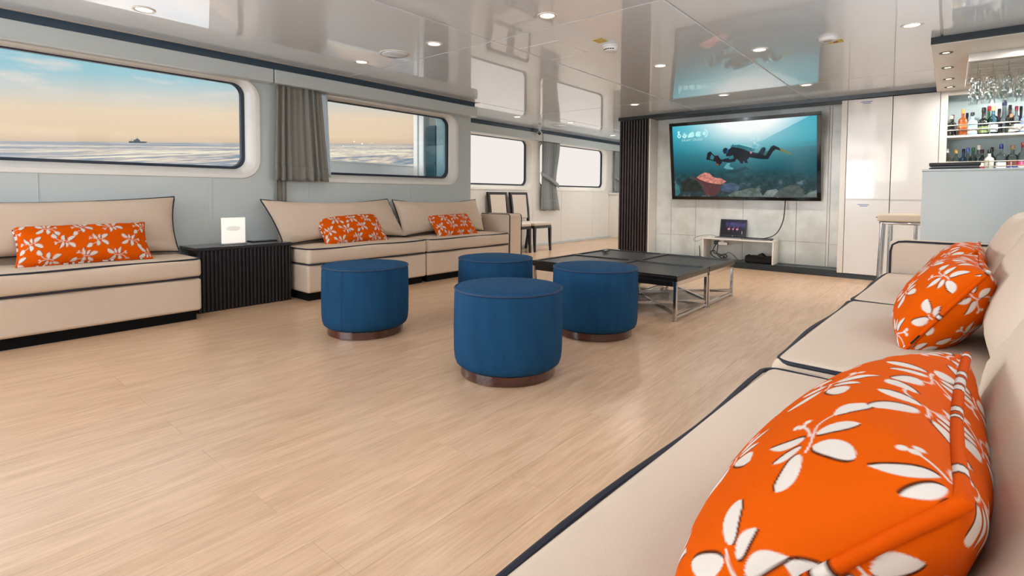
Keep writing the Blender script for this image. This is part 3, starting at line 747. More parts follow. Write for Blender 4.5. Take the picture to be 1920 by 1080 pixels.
# coffee tables ---------------------------------------------------------------
def coffee_table():
    s = .338; t = thing('coffee_table', '', 'table', (0, 0, 0), 0, 'square black tray tables pushed together')
    zt = .345
    top = build('tabletop', MB().rbox(-s, s, -s, s, .302, .335, .005, rs=2), 'table_black', t)
    for sy in (-1, 1): build('apron', MB().rbox(-s+.035, s-.035, sy*(s-.010)-.008, sy*(s-.010)+.008, .262, .302, .003, rs=1), 'table_black', t)
    for (a, b, c, d) in ((-s, s, -s, -s+.028), (-s, s, s-.028, s), (-s, -s+.028, -s+.028, s-.028), (s-.028, s, -s+.028, s-.028)):
        build('rim', MB().rbox(a, b, c, d, .333, zt+.004, .005, rs=1), 'table_black', t)
    build('inset_panel', MB().rbox(-s+.03, s-.03, -s+.03, s-.03, .333, .338, .002, rs=1), 'table_inset', t)
    q = s-.02; w = .0125
    for sx in (-1, 1):
        build('side_rail', MB().rbox(sx*q-w, sx*q+w, -q-w, q+w, .268, .302, .003, rs=1), 'chrome', t)
        build('bottom_rail', MB().rbox(sx*q-w*.8, sx*q+w*.8, -q, q, .02, .04, .003, rs=1), 'chrome', t)
        for sy in (-1, 1):
            build('leg', MB().rbox(sx*q-w, sx*q+w, sy*q-w, sy*q+w, .012, .302, .003, rs=1), 'chrome', t)
            build('foot', MB().lathe([(.02, 0), (.02, .006), (.008, .008), (.008, .013)], (sx*q, sy*q, 0), 14), 'chrome', t)
    for sg in (-1, 1):
        b = MB(); a = Vector((-q, -sg*q, .055)); c = Vector((q, sg*q, .055)); d = (c-a).normalized(); nrm = Vector((-d.y, d.x, 0))*.011; up = Vector((0, 0, .012 if sg > 0 else .0105))
        V = [tuple(p+nrm*i+up*j) for p in (a, c) for (i, j) in ((-1, -1), (1, -1), (1, 1), (-1, 1))]
        b.add(V, [(0, 1, 2, 3), (7, 6, 5, 4), (0, 4, 5, 1), (1, 5, 6, 2), (2, 6, 7, 3), (3, 7, 4, 0)]); build('cross_brace', b, 'chrome', t, smooth=False)
    return t
ct = coffee_table()
for i, (x, y, lb) in enumerate(((-1.871, 4.081, 'black square coffee table nearest the right corner, chrome leg in front'),
                                (-2.557, 4.081, 'black square coffee table behind the ottomans, at the left front of the four'),
                                (-1.871, 4.767, 'black square coffee table at the right rear, nearest the television wall'),
                                (-2.557, 4.767, 'black square coffee table at the left rear, carrying the remote control'))):
    if i == 0: ct.location = (x, y, 0); ct['label'] = lb
    else: dup(ct, (x, y, 0), 0, lb)
t = thing('remote_control', 'black remote control lying on the rim of the rear left coffee table', 'remote', (-2.74, 4.80, .349), .25)
build('body', MB().rbox(-.022, .022, -.075, .075, 0, .018, .006), 'plastic_black', t, world=False)
build('button_pad', MB().rbox(-.014, .014, -.05, .05, .018, .0195, .001, rs=1), 'plastic_grey', t, world=False)

MT['card_lit'] = mat('backlit_card', (240, 232, 224), .5, emit=(255, 244, 232), estr=.55)
MT['card_print'] = mat('faded_card_print', (200, 196, 190), .5, emit=(236, 230, 222), estr=.5)
for k_ in ('card_lit', 'card_print'): MT[k_].cycles.emission_sampling = 'NONE'
# sideboard and card ------------------------------------------------------------
t = thing('sideboard', 'low espresso sideboard with ribbed front between the two left sofas', 'sideboard', (-4.55, 1.88, 0))
build('body', MB().box(-4.62, -4.452, 1.515, 2.262, .0, .486), 'side_dark', t, smooth=False)
sl = None
for i in range(25):
    y = 1.53+.0302*i
    if sl is None: sl = build('rib', MB().rbox(-4.452, -4.436, y-.0095, y+.0095, .0, .484, .005, rs=2), 'side_dark', t)
    else:
        o = sl.copy(); COL.objects.link(o); o.location.y = .0302*i
tp = MB().rbox(-4.66, -4.43, 1.502, 2.27, .488, .512, .004, rs=1).box(-4.775, -4.655, 1.502, 2.27, .489, .511)
build('top', tp, 'side_top', t)
t = thing('lit_card', 'glowing white upright menu card on the dark sideboard', 'card', (-4.55, 1.83, .512))
build('card', MB().rbox(-4.557, -4.551, 1.737, 1.925, .524, .735, .001, rs=1), 'card_lit', t)
build('light_foot', MB().rbox(-4.585, -4.525, 1.735, 1.927, .512, .523, .002, rs=1), 'clear', t)
build('faded_print', MB().add([(-4.5506, 1.83+.058*math.cos(2*PI*k/28), .645+.022*math.sin(2*PI*k/28)) for k in range(28)], [tuple(range(28))]), 'card_print', t, smooth=False)
t = thing('tablet', 'thin black tablet lying at the back of the sideboard by the long sofa', 'tablet', (-4.69, 2.12, .512))
build('body', MB().rbox(-4.75, -4.64, 2.02, 2.24, .512, .520, .003), 'plastic_black', t)
build('screen', MB().rbox(-4.745, -4.645, 2.03, 2.23, .5195, .521, .0005, rs=1), 'tv_black', t)

# curtains -------------------------------------------------------------------------
def curtain_mb(x, y0, y1, z0, z1, folds, amp, wfun, thick=.003, seed=0):
    r = np.random.default_rng(seed); nu, nv = folds*10, 26
    ph = r.uniform(-.5, .5, 8)
    X = np.zeros((nu+1, nv+1, 3))
    for j in range(nv+1):
        q = j/nv; z = z1+(z0-z1)*q; a, b = wfun(q)
        for i in range(nu+1):
            s = i/nu; ss = s+.012*math.sin(2*PI*s*3+ph[0]+q)*math.sin(PI*s)
            y = y0+(y1-y0)*(a+(b-a)*ss)
            A = amp*(.55+.45*math.sin(s*11+ph[1]))*(.6+.4*q)
            X[i, j] = (x+A*math.sin(2*PI*folds*s+.5*math.sin(s*6+ph[2])+.25*math.sin(q*4+ph[3]))+A*.3*math.sin(2*PI*folds*2.3*s+ph[4]), y, z+.004*math.sin(s*25)*q)
    return MB().grid(X), X
def curtain(name, label, x, y0, y1, z0, z1, folds, amp, wfun, m, seed=0, tie=None, lining=None, tail=None):
    t = thing(name, label, 'curtain', (x, (y0+y1)/2, z0))
    mb, X = curtain_mb(x, y0, y1, z0, z1, folds, amp, wfun, seed=seed)
    c = build('cloth', mb, m, t, sharp=180); add_solid(c, .003, 0)
    # hem band along the bottom
    hem = X[:, -5:, :].copy(); hem[..., 0] += .0035; h_ = build('hem', MB().grid(hem), m, c, sharp=180); add_solid(h_, .002, 0)
    if tie:
        P = []
        for k in range(13):
            s = k/12; P.append((tie[0]+.03*math.sin(PI*s), tie[1]+(tie[2]-tie[1])*s, tie[3]+(tie[4]-tie[3])*s))
        G = np.array([[(p[0], p[1], p[2]+d) for d in (-.036, -.012, .012, .036)] for p in P]); b = build('tieback', MB().grid(G), m, t, sharp=180); add_solid(b, .008, 0)
        build('tieback_hook', MB().lathe([(0, 0), (.012, .004), (.012, .014), (0, .018)], (tie[0]-.02, tie[1], tie[3]), 10), 'steel', t)
    if lining:
        mb2, _ = curtain_mb(*lining, thick=.002, seed=seed+2); l_ = build('lining', mb2, 'lining', t, sharp=180); add_solid(l_, .002, 0)
    if tail:
        mb3, _ = curtain_mb(*tail, seed=seed+4); l_ = build('inner_panel', mb3, m, t, sharp=180); add_solid(l_, .003, 0)
    return t
curtain('curtain', 'grey green pleated curtain hanging between the two large left windows', -4.715, 2.27, 2.80, 1.055, 1.93, 8, .028,
        lambda q: (.03-.05*q, .86+.14*q), 'curtain', 3, lining=(-4.735, 2.68, 2.83, 1.10, 1.93, 4, .012, lambda q: (0+.25*q, .8+.25*q)),
        tail=(-4.752, 2.285, 2.40, .86, 1.4, 3, .008, lambda q: (0, .9)))
curtain('curtain', 'grey curtain gathered by a tieback between the two far white windows', -5.69, 7.60, 8.19, .645, 1.91, 9, .02,
        lambda q: (.03 if q < .5 else .03-.04*(q-.5), 1-.20*math.sin(min(q/.62, 1)*PI/2)**2+(.22*(q-.62)/.38 if q > .62 else 0)), 'curtain_far', 8, tie=(-5.66, 7.57, 8.12, 1.315, 1.10))
curtain('curtain', 'far grey curtain half hidden behind the slatted column', -5.69, 10.30, 11.0, 1.0, 1.91, 8, .02,
        lambda q: (.0, 1-.25*math.sin(min(q/.7, 1)*PI/2)), 'curtain_far', 12, tie=(-5.66, 10.26, 10.8, 1.34, 1.16))

# dining chairs ----------------------------------------------------------------------
def dining_chair():
    t = thing('dining_chair', '', 'chair', (0, 0, 0), 0, 'dining chairs against the far wall')   # faces +x, origin at the floor under the seat centre
    hw, hd = .232, .25
    for sy in (-1, 1):
        P = [(hd-.02, sy*(hw-.022), .40), (hd-.018, sy*(hw-.02), .2), (hd-.008, sy*(hw-.018), 0)]
        build('leg', MB().loft([[(p[0]+a*w_, p[1]+b*w_, p[2]) for a, b in ((-1, -1), (1, -1), (1, 1), (-1, 1))] for p, w_ in zip(P, (.022, .019, .014))]).add([], []), 'chair_wood', t, smooth=False)
        Q = [(-hd-.03, 0), (-hd+.012, .25), (-hd+.02, .42), (-hd+.0, .7), (-hd-.045, .972)]
        build('leg', MB().loft([[(q[0]+a*.02, sy*(hw-.02)+b*.019, q[1]) for a, b in ((-1, -1), (1, -1), (1, 1), (-1, 1))] for q in Q]).box(-hd-.064, -hd-.026, sy*(hw-.02)-.019, sy*(hw-.02)+.019, .965, .975), 'chair_wood', t, smooth=False)
    build('seat_rail', MB().rbox(-hd+.01, hd-.0, -hw, hw, .385, .425, .004, rs=1), 'chair_wood', t)
    def puff(V, h):
        q = V/h; V = V.copy(); V[:, 2] += .012*(q[:, 2] > 0)*(1-q[:, 0]**2).clip(0)*(1-q[:, 1]**2).clip(0); return V
    build('seat', MB().rbox(-hd+.02, hd+.004, -hw+.002, hw-.002, .425, .478, .016, (5, 5, 1), 3, puff), 'chair_pad', t)
    build('top_rail', MB().rbox(-hd-.064, -hd-.024, -hw+.001, hw-.001, .93, .976, .004, rs=1), 'chair_wood', t)
    m = Matrix.Translation((-hd+.005, 0, .5)) @ Matrix.Rotation(-.115, 4, 'Y')
    b = MB().rbox(-.025, .028, -hw+.042, hw-.042, .03, .435, .014, (2, 4, 4), 3); b.xf(m); build('backrest', b, 'chair_pad', t)
    return t
dc = dining_chair(); dc.location = (-5.39, 6.94, 0); dc['label'] = 'black framed dining chair with cream pad, right of the pair by the far window'
dup(dc, (-5.40, 6.40, 0), .0, 'black framed dining chair with cream pad, left of the pair and behind the sofa arm')

# television -----------------------------------------------------------------------------
t = thing('television', 'large black wall television tilted forward, showing a scuba diver over a reef', 'television', (-2.13, 7.30, .895), 0, None, math.radians(8.6))
tw, th = 1.87, 1.075
build('casing', MB().rbox(-tw/2, tw/2, -.05, 0, 0, th, .008), 'tv_black', t, world=False)
bz = .045
for nm, (a, b, c, d) in (('bezel', (-tw/2, tw/2, 0, bz)), ('bezel', (-tw/2, tw/2, th-bz, th)), ('bezel', (-tw/2, -tw/2+bz, bz, th-bz)), ('bezel', (tw/2-bz, tw/2, bz, th-bz))):
    build(nm, MB().rbox(a, b, -.058, -.05, c, d, .003, rs=1), 'tv_black', t, world=False)
build('wall_bracket', MB().box(-.25, .25, 0, .035, .25, .8), 'plastic_black', t, world=False, smooth=False)
sw, sh = tw-2*bz, th-2*bz
nu, nv = 520, 292
uu, vv = np.meshgrid(np.linspace(0, 1, nu), np.linspace(0, 1, nv), indexing='ij')
def crop_uv(pts):
    out = []
    for x, y in pts:
        u, v = .5, .5
        for _ in range(6):
            u = (x-(137+41*v))/(1635-137-41*v); v = (y-(200-105*u))/(748+125*u)
        out.append((u, v))
    return out
def inpoly(poly):
    m = np.zeros(uu.shape, bool); n = len(poly)
    for i in range(n):
        (x0, y0), (x1, y1) = poly[i], poly[(i+1) % n]
        if y0 == y1: continue
        c = ((y0 > vv) != (y1 > vv)) & (uu < (x1-x0)*(vv-y0)/(y1-y0)+x0); m ^= c
    return m
def vnoise(sx, sy, seed, octs=4):
    r = np.random.default_rng(seed); out = 0; amp = 1; tot = 0
    for o_ in range(octs):
        nx, ny = int(sx*2**o_)+2, int(sy*2**o_)+2; g = r.random((nx, ny))
        X = uu*(nx-1.001); Y = vv*(ny-1.001); i = X.astype(int); j = Y.astype(int); fx = X-i; fy = Y-j
        fx = fx*fx*(3-2*fx); fy = fy*fy*(3-2*fy)
        out = out+amp*(g[i, j]*(1-fx)*(1-fy)+g[i+1, j]*fx*(1-fy)+g[i, j+1]*(1-fx)*fy+g[i+1, j+1]*fx*fy); tot += amp; amp *= .55
    return out/tot
srgb = lambda r, g, b: np.array(lin(r, g, b)[:3])
img = np.zeros((nu, nv, 3))
def lerp(a, b, k): return a+(b-a)*np.clip(k, 0, 1)[..., None]
img[:] = lerp(srgb(8, 168, 196)*np.ones((nu, nv, 3)), srgb(14, 112, 128), vv/.42)
img = lerp(img, srgb(8, 62, 74)*np.ones_like(img), (vv-.38)/.36)
img = lerp(img, srgb(10, 84, 96)*np.ones_like(img), (uu-.55)*1.4*(vv > .3))
g1 = np.exp(-(((uu-.56)/.26)**2+((vv+.05)/.25)**2)); g2 = np.exp(-(((uu-.52)/.40)**2+((vv+.04)/.36)**2))
img = lerp(img, srgb(120, 222, 232)*np.ones_like(img), g2*1.0); img = lerp(img, srgb(248, 253, 252)*np.ones_like(img), g1*1.7)
(x0, y0), (x1, y1) = crop_uv([(1575, 96), (1050, 395)])
side = (uu-x0)*(y1-y0)-(vv-y0)*(x1-x0)
mask = (side > 0) & (vv < y1+.05)
ln = (np.abs(side)/.55).clip(0, 1); fade = np.clip((vv-y0)/(y1-y0), 0, 1)
img = np.where(mask[..., None], lerp(img, srgb(36, 168, 186)*np.ones_like(img), .85*(1-.6*fade)), img)
n1 = vnoise(26, 16, 5, 5); n2 = vnoise(70, 50, 9, 3); n3 = vnoise(9, 5, 21, 4)
hz = .61+.10*(n3-.5)+.06*(uu > .55)*(uu-.55)
k = (vv-hz)/.10
reef = lerp(srgb(22, 76, 84)*np.ones_like(img), srgb(44, 66, 70)*np.ones_like(img), (vv-.68)/.25)
reef = reef*(.45+1.1*n1[..., None]**1.5+.55*(n2[..., None]-.5)); reef = lerp(reef, srgb(120, 132, 130)*np.ones_like(img), ((n1-.60)*3.0*(vv > .78)).clip(0, .75))
img = lerp(img, reef, k)
def fill(pts, c, soft=None):
    m = inpoly(crop_uv(pts)); img[m] = c
def blend(pts, c, a):
    m = inpoly(crop_uv(pts)); img[m] = img[m]*(1-a)+c*a
blend([(350, 735), (430, 745), (470, 715), (520, 690), (575, 700), (610, 735), (640, 750), (700, 755), (760, 790), (720, 815), (700, 850), (690, 900), (640, 945), (540, 945), (505, 870), (470, 810), (420, 770)], srgb(96, 52, 52), .8)
mc = inpoly(crop_uv([(430, 745), (470, 715), (520, 690), (575, 700), (610, 735), (640, 750), (700, 755), (760, 790), (700, 820), (640, 815), (560, 800), (470, 770)]))
img[mc] = srgb(232, 150, 134)*(.25+1.0*n2[mc][:, None])
for pts, c in (([(690, 850), (740, 815), (810, 800), (880, 820), (900, 860), (880, 900), (780, 910), (710, 890)], (70, 92, 116)), ([(780, 940), (830, 905), (920, 890), (1010, 860), (1090, 870), (1140, 960), (800, 960)], (104, 120, 112)),
               ([(1130, 960), (1180, 890), (1260, 875), (1290, 900), (1240, 965)], (126, 138, 134)), ([(1230, 960), (1300, 880), (1400, 830), (1480, 840), (1540, 910), (1520, 966)], (82, 92, 88)), ([(1500, 966), (1560, 920), (1640, 880), (1640, 968)], (108, 120, 116)),
               ([(178, 945), (182, 800), (230, 840), (240, 920), (200, 945)], (58, 120, 124)), ([(250, 800), (330, 750), (420, 770), (480, 830), (500, 900), (260, 900)], (40, 48, 44))):
    m = inpoly(crop_uv(pts)); img[m] = srgb(*c)*(.25+1.25*n1[m][:, None]+.4*(n2[m][:, None]-.5))
# second diver, faint
blend([(720, 695), (800, 670), (880, 655), (960, 628), (975, 640), (1010, 665), (960, 655), (890, 690), (800, 700)], srgb(10, 58, 70), .75)
blend([(730, 640), (770, 590), (800, 590), (790, 625), (835, 645), (830, 660), (760, 655)], srgb(120, 200, 206), .55)
# fins, legs, body, tank, head, camera rig
fill([(1290, 430), (1412, 492), (1400, 503), (1290, 465)], srgb(112, 122, 70)); fill([(1130, 470), (1185, 462), (1165, 505), (1140, 512)], srgb(60, 108, 100))
fill([(1085, 490), (1120, 430), (1150, 420), (1165, 442), (1140, 500), (1110, 512)], srgb(10, 44, 56))
fill([(755, 500), (770, 455), (820, 415), (930, 435), (1010, 470), (1100, 490), (1160, 512), (1212, 420), (1238, 402), (1292, 430), (1305, 462), (1260, 447), (1232, 470), (1185, 552), (1110, 550), (1000, 530), (975, 560), (985, 592), (955, 590), (940, 565), (932, 600), (905, 590), (898, 570), (868, 545), (850, 575), (790, 585), (720, 575), (712, 552), (780, 535), (800, 515), (760, 520)], srgb(10, 24, 36))
fill([(800, 420), (815, 398), (835, 382), (900, 375), (1045, 425), (1056, 455), (1020, 478), (935, 440), (850, 418)], srgb(38, 116, 128)); fill([(835, 382), (900, 375), (1045, 425), (1050, 437), (900, 395), (830, 395)], srgb(130, 206, 210))
fill([(1005, 465), (1025, 468), (1025, 488), (1008, 490)], srgb(200, 140, 150))
fill([(718, 460), (725, 438), (745, 425), (768, 430), (778, 450), (765, 485), (735, 492)], srgb(10, 34, 58)); fill([(768, 432), (782, 448), (770, 484), (760, 480)], srgb(22, 88, 150))
fill([(538, 555), (552, 480), (585, 462), (600, 476), (578, 556)], srgb(20, 26, 34)); fill([(590, 474), (655, 530), (648, 540), (583, 486)], srgb(24, 34, 40)); fill([(575, 545), (640, 560), (636, 574), (572, 556)], srgb(24, 34, 40))
fill([(612, 565), (632, 510), (672, 508), (692, 545), (718, 555), (712, 585), (682, 622), (640, 602), (652, 578)], srgb(30, 22, 24)); fill([(640, 590), (680, 600), (672, 618), (645, 605)], srgb(130, 74, 58))
fill([(800, 515), (830, 505), (840, 540), (800, 550), (780, 545)], srgb(40, 120, 130))
# bubbles
bub = np.exp(-(((uu-.61)/.035)**2+((vv-.24)/.10)**2))*(n2 > .5); img = lerp(img, srgb(206, 240, 240)*np.ones_like(img), bub*.8)
# the row of five emblems (white marks)
wht = srgb(190, 246, 246)
def disc(cx, cy, r, c=wht, hole=0, ang=None):
    (u0, v0), (u1, v1), (u2, v2) = crop_uv([(cx, cy), (cx+r, cy), (cx, cy+r)])
    d = ((uu-u0)/(u1-u0))**2+((vv-v0)/(v2-v0))**2; m = (d < 1) & (d > hole*hole)
    if ang is not None:
        q = np.arctan2((vv-v0)/(v2-v0), (uu-u0)/(u1-u0)); m &= (q > ang[0]) & (q < ang[1])
    img[m] = c
disc(221, 300, 22, hole=.42); disc(215, 262, 12); fill([(203, 252), (227, 250), (226, 284), (206, 286)], wht); fill([(205, 248), (225, 246), (232, 256), (198, 258)], wht)
disc(284, 292, 30, hole=.35, ang=(-.2, 3.4)); disc(284, 284, 13, hole=.0)
for k_ in range(7):
    q = PI+PI*(k_+.5)/7; fill([(284+24*math.cos(q-.12), 288+22*math.sin(q-.12)), (284+38*math.cos(q), 290+36*math.sin(q)), (284+24*math.cos(q+.12), 288+22*math.sin(q+.12))], wht)
fill([(322, 318), (326, 290), (345, 268), (372, 255), (392, 250), (386, 268), (402, 270), (392, 284), (404, 292), (392, 304), (380, 310), (350, 314)], wht)
fill([(412, 290), (416, 262), (440, 248), (486, 254), (462, 266), (488, 272), (462, 280), (486, 294), (462, 298), (470, 306), (440, 306), (420, 302)], wht)
disc(515, 270, 21); disc(510, 270, 46, hole=.72, ang=(-1.4, 1.35))
noise_m = vnoise(120, 70, 3, 2)
X = np.stack([-sw/2+sw*uu, np.full_like(uu, -.0515), bz+sh*(1-vv)], -1)
MT['screen'] = None
sm_ = bpy.data.materials.new('lit_screen_picture'); sm_.use_nodes = True; nt = sm_.node_tree; b = nt.nodes['Principled BSDF']
a = nt.nodes.new('ShaderNodeVertexColor'); a.layer_name = 'print'; b.inputs['Base Color'].default_value = (.01, .01, .01, 1); b.inputs['Roughness'].default_value = .15; b.inputs['Specular IOR Level'].default_value = .25
nt.links.new(a.outputs['Color'], b.inputs['Emission Color']); b.inputs['Emission Strength'].default_value = 1.0
sm_.cycles.emission_sampling = 'NONE'      # far too many small lit cells to sample as lamps
MT['screen'] = sm_
build('screen', MB().grid(X), 'screen', t, colors=img.reshape(-1, 3), world=False, smooth=False)
def text_mesh(txt, size, width=None):
    cu = bpy.data.curves.new('lettering', 'FONT'); cu.body = txt; cu.size = size; cu.align_x = 'LEFT'
    ob = bpy.data.objects.new('lettering', cu); COL.objects.link(ob)
    dg = bpy.context.evaluated_depsgraph_get(); me = bpy.data.meshes.new_from_object(ob.evaluated_get(dg))
    V = [tuple(v.co) for v in me.vertices]; Fc = [tuple(p.vertices) for p in me.polygons]
    bpy.data.objects.remove(ob); bpy.data.meshes.remove(me)
    V = np.array(V)
    if width: V[:, 0] *= width/(V[:, 0].max()-V[:, 0].min())
    return V, Fc
V, Fc = text_mesh('GALAXY CRUISES', .05)
(ua, va), (ub, vb) = crop_uv([(252, 357), (496, 352)])
V[:, 0] = (V[:, 0]-V[:, 0].min())*((ub-ua)*sw/(V[:, 0].max()-V[:, 0].min()))
V = np.stack([-sw/2+sw*ua+V[:, 0], np.full(len(V), -.0525), bz+sh*(1-va)+V[:, 1]*.9], -1)
build('screen_lettering', MB().add(V, Fc), emis('white_lettering', (214, 250, 250), .85, False), t, world=False, smooth=False)
# television lead
def catmull(P, n=8):
    P = [Vector(p) for p in P]; P = [P[0]*2-P[1]]+P+[P[-1]*2-P[-2]]; out = []
    for i in range(1, len(P)-2):
        for k in range(n):
            q = k/n; a, b, c, d = P[i-1:i+3]
            out.append(.5*((2*b)+(c-a)*q+(2*a-5*b+4*c-d)*q*q+(3*b-a-3*c+d)*q**3))
    return out+[P[-2]]
def cable(label, P, r, m='plastic_black'):
    return single('cable', label, 'cable', MB().tube([tuple(p) for p in catmull(P)], r, 6), m)
cable('thick black lead hanging from the television down to the bench', [(-1.60, 7.30, .93), (-1.595, 7.27, .80), (-1.60, 7.2, .62), (-1.66, 7.14, .47), (-1.78, 7.1, .408), (-1.92, 7.07, .402), (-2.02, 7.06, .412)], .0065)

# bench with laptop and gear ---------------------------------------------------------------
t = thing('media_bench', 'low white open bench on the plinth under the television', 'bench', (-2.12, 7.2, .08))
build('top', MB().rbox(-2.56, -1.66, 7.06, 7.345, .360, .382, .003, rs=1), 'bar_white', t)
build('side_panel', MB().rbox(-2.556, -2.536, 7.064, 7.34, .081, .360, .003, rs=1), 'bar_white', t)
build('side_panel', MB().rbox(-1.684, -1.664, 7.064, 7.34, .081, .360, .003, rs=1), 'bar_white', t)
t = thing('laptop', 'open silver laptop with a dark screen on the white bench', 'laptop', (-2.225, 7.16, .382))
build('base', MB().rbox(-2.395, -2.055, 7.075, 7.275, .382, .396, .004), 'plastic_grey', t)
build('keyboard', MB().rbox(-2.375, -2.075, 7.12, 7.255, .3955, .3985, .001, rs=1), 'plastic_black', t)
m = Matrix.Translation((-2.225, 7.275, .396)) @ Matrix.Rotation(-.18, 4, 'X')
lid = build('lid', MB().rbox(-.17, .17, -.004, .004, 0, .232, .003).xf(m), 'plastic_black', t)
nu2, nv2 = 90, 54; keep = (uu, vv, img)
uu, vv = np.meshgrid(np.linspace(0, 1, nu2), np.linspace(0, 1, nv2), indexing='ij'); im2 = np.zeros((nu2, nv2, 3)); im2[:] = srgb(26, 24, 36)
im2 = lerp(im2, srgb(74, 70, 128)*np.ones_like(im2), np.exp(-((vv-.28)/.16)**2)*vnoise(8, 4, 2, 3)*1.3*(uu > .2))
im2 = lerp(im2, srgb(22, 18, 24)*np.ones_like(im2), (vv-.5)*3)
for cx, fl in ((.33, 1), (.50, .55), (.67, 1)):
    d = ((uu-cx)/.05)**2+((vv-.60)/.055)**2; im2[d < fl] = srgb(236, 150, 170)
    im2[(np.abs(uu-cx-.035) < .012) & (vv > .40) & (vv < .58)] = srgb(150, 84, 104); im2[(np.abs(uu-cx) < .008) & (vv > .62) & (vv < .74)] = srgb(120, 70, 84)
im2[(np.abs(uu-.87) < .015) & (vv > .70) & (vv < .92)] = srgb(170, 170, 180)
G = np.stack([-.158+.316*uu, np.full_like(uu, -.0052), .018+.202*(1-vv)], -1)
build('screen', MB().grid(G).xf(m), 'screen', lid, colors=im2.reshape(-1, 3), smooth=False)
build('hinge_emblem', MB().lathe([(.006, 0), (.006, .001)], (0, 0, 0), 14).xf(m @ Matrix.Translation((0, -.005, .009)) @ Matrix.Rotation(PI/2, 4, 'X')), 'plastic_white', lid)
uu, vv, img = keep
t = thing('media_player', 'flat black player with a lead on top, right of the laptop on the bench', 'player', (-1.88, 7.14, .382), .04)
build('body', MB().rbox(-.18, .18, -.07, .07, 0, .022, .005), 'plastic_black', t, world=False)
build('front_strip', MB().rbox(-.17, .17, -.0715, -.0695, .006, .015, .0005, rs=1), 'plastic_grey', t, world=False)
cable('thin white lead looping out from the left end of the bench', [(-2.39, 7.2, .392), (-2.5, 7.2, .410), (-2.58, 7.18, .400), (-2.66, 7.16, .374), (-2.705, 7.14, .338), (-2.66, 7.12, .316), (-2.60, 7.11, .335), (-2.565, 7.10, .362)], .0028, 'plastic_grey')
t = thing('power_strip', 'white multi-plug adapter with a black plug under the bench', 'adapter', (-2.33, 7.16, .27))
build('body', MB().rbox(-2.37, -2.25, 7.14, 7.19, .285, .325, .006), 'plastic_white', t)
build('plug', MB().rbox(-2.425, -2.365, 7.135, 7.19, .287, .335, .008), 'plastic_black', t)
build('socket_face', MB().rbox(-2.262, -2.248, 7.145, 7.185, .29, .32, .002, rs=1), 'plastic_grey', t)
build('hanger', MB().rbox(-2.33, -2.30, 7.155, 7.175, .322, .3595, .003, rs=1), 'plastic_white', t)
cable('black lead hanging in coils from the adapter under the bench', [(-2.40, 7.15, .29), (-2.43, 7.14, .22), (-2.41, 7.13, .17), (-2.34, 7.13, .16), (-2.28, 7.14, .12), (-2.34, 7.15, .10), (-2.42, 7.14, .12), (-2.46, 7.13, .17), (-2.42, 7.12, .21), (-2.36, 7.11, .17), (-2.28, 7.1, .14), (-2.22, 7.1, .1), (-2.2, 7.1, .09)], .0065)
cable('second black lead tangled beside the coils under the bench', [(-2.375, 7.17, .288), (-2.385, 7.17, .23), (-2.38, 7.16, .15), (-2.32, 7.17, .11), (-2.26, 7.18, .13), (-2.30, 7.19, .16), (-2.36, 7.19, .12), (-2.3, 7.2, .09), (-2.2, 7.2, .088)], .006)
cable('thin grey lead arching across the plinth under the bench', [(-2.28, 7.1, .092), (-2.27, 7.09, .15), (-2.22, 7.09, .195), (-2.15, 7.085, .17), (-2.09, 7.08, .11), (-2.06, 7.08, .10), (-2.01, 7.08, .125), (-1.96, 7.08, .115), (-1.9, 7.08, .085)], .0035)
t = thing('router', 'small black router with an upright antenna left of the bench', 'router', (-2.62, 7.16, .08))
build('body', MB().rbox(-2.70, -2.565, 7.11, 7.23, .081, .105, .006), 'plastic_black', t)
build('antenna', MB().tube([(-2.63, 7.2, .1), (-2.635, 7.2, .19), (-2.64, 7.2, .25)], [.006, .006, .004], 8), 'plastic_black', t)
def bagf(V, h):
    q = V/h; V = V.copy(); V[:, 2] += (q[:, 2] > 0)*(.018*np.sin(q[:, 0]*5+1)+.010*np.sin(q[:, 0]*11)+.008*np.sin(q[:, 1]*6))*(1-np.abs(q[:, 0])**4); return V
t = thing('cloth_bag', 'soft black bag slumped on the plinth under the bench', 'bag', (-1.87, 7.2, .08))
bag = build('body', MB().rbox(-2.02, -1.69, 7.105, 7.3, .081, .175, .03, (14, 6, 2), 3, bagf), 'cloth_black', t)
build('strap', MB().tube([tuple(p) for p in catmull([(-1.98, 7.11, .165), (-1.9, 7.09, .185), (-1.8, 7.095, .17), (-1.74, 7.11, .16)])], .006, 6), 'cloth_black', t)

# cabinets -----------------------------------------------------------------------------------
def cabinet(label, x0, x1, labels):
    t = thing('tall_cabinet', label, 'cabinet', ((x0+x1)/2, 7.3, .05), 0, 'gloss white tall cabinets')
    build('carcass', MB().box(x0+.001, x1-.001, YB+.022, 7.65, .056, 2.05), 'bar_white', t, smooth=False)
    for z0, z1 in ((.058, .890), (.915, 2.048)):
        d = build('door', MB().rbox(x0+.002, x1-.002, YB, YB+.020, z0, z1, .003, rs=2), 'cab', t)
        if labels:
            zc = z1-.035
            for k_, (w_, o_) in enumerate(((.055, 0), (.04, .006))):
                xm = (x0+x1)/2-.03; build('printed_label', MB().rbox(xm-w_+o_, xm+w_, YB-.0012, YB, zc-.016*k_-.004, zc-.016*k_+.003, .0003, rs=1), 'blue_ink', d)
    build('grip_channel', MB().box(x0+.002, x1-.002, YB+.008, YB+.021, .890, .915), 'cab', t, smooth=False)
cabinet('tall gloss white cabinet beside the television niche, with small blue labels', -.93, -.513, True)
cabinet('tall gloss white cabinet next to the bar shelves, without labels', -.510, -.108, False)
struct('trim_9', MB().rbox(-.990, -.933, YB-.001, 7.352, .056, 2.05, .003, rs=1), 'bar_white')

BAR_W = 2.2
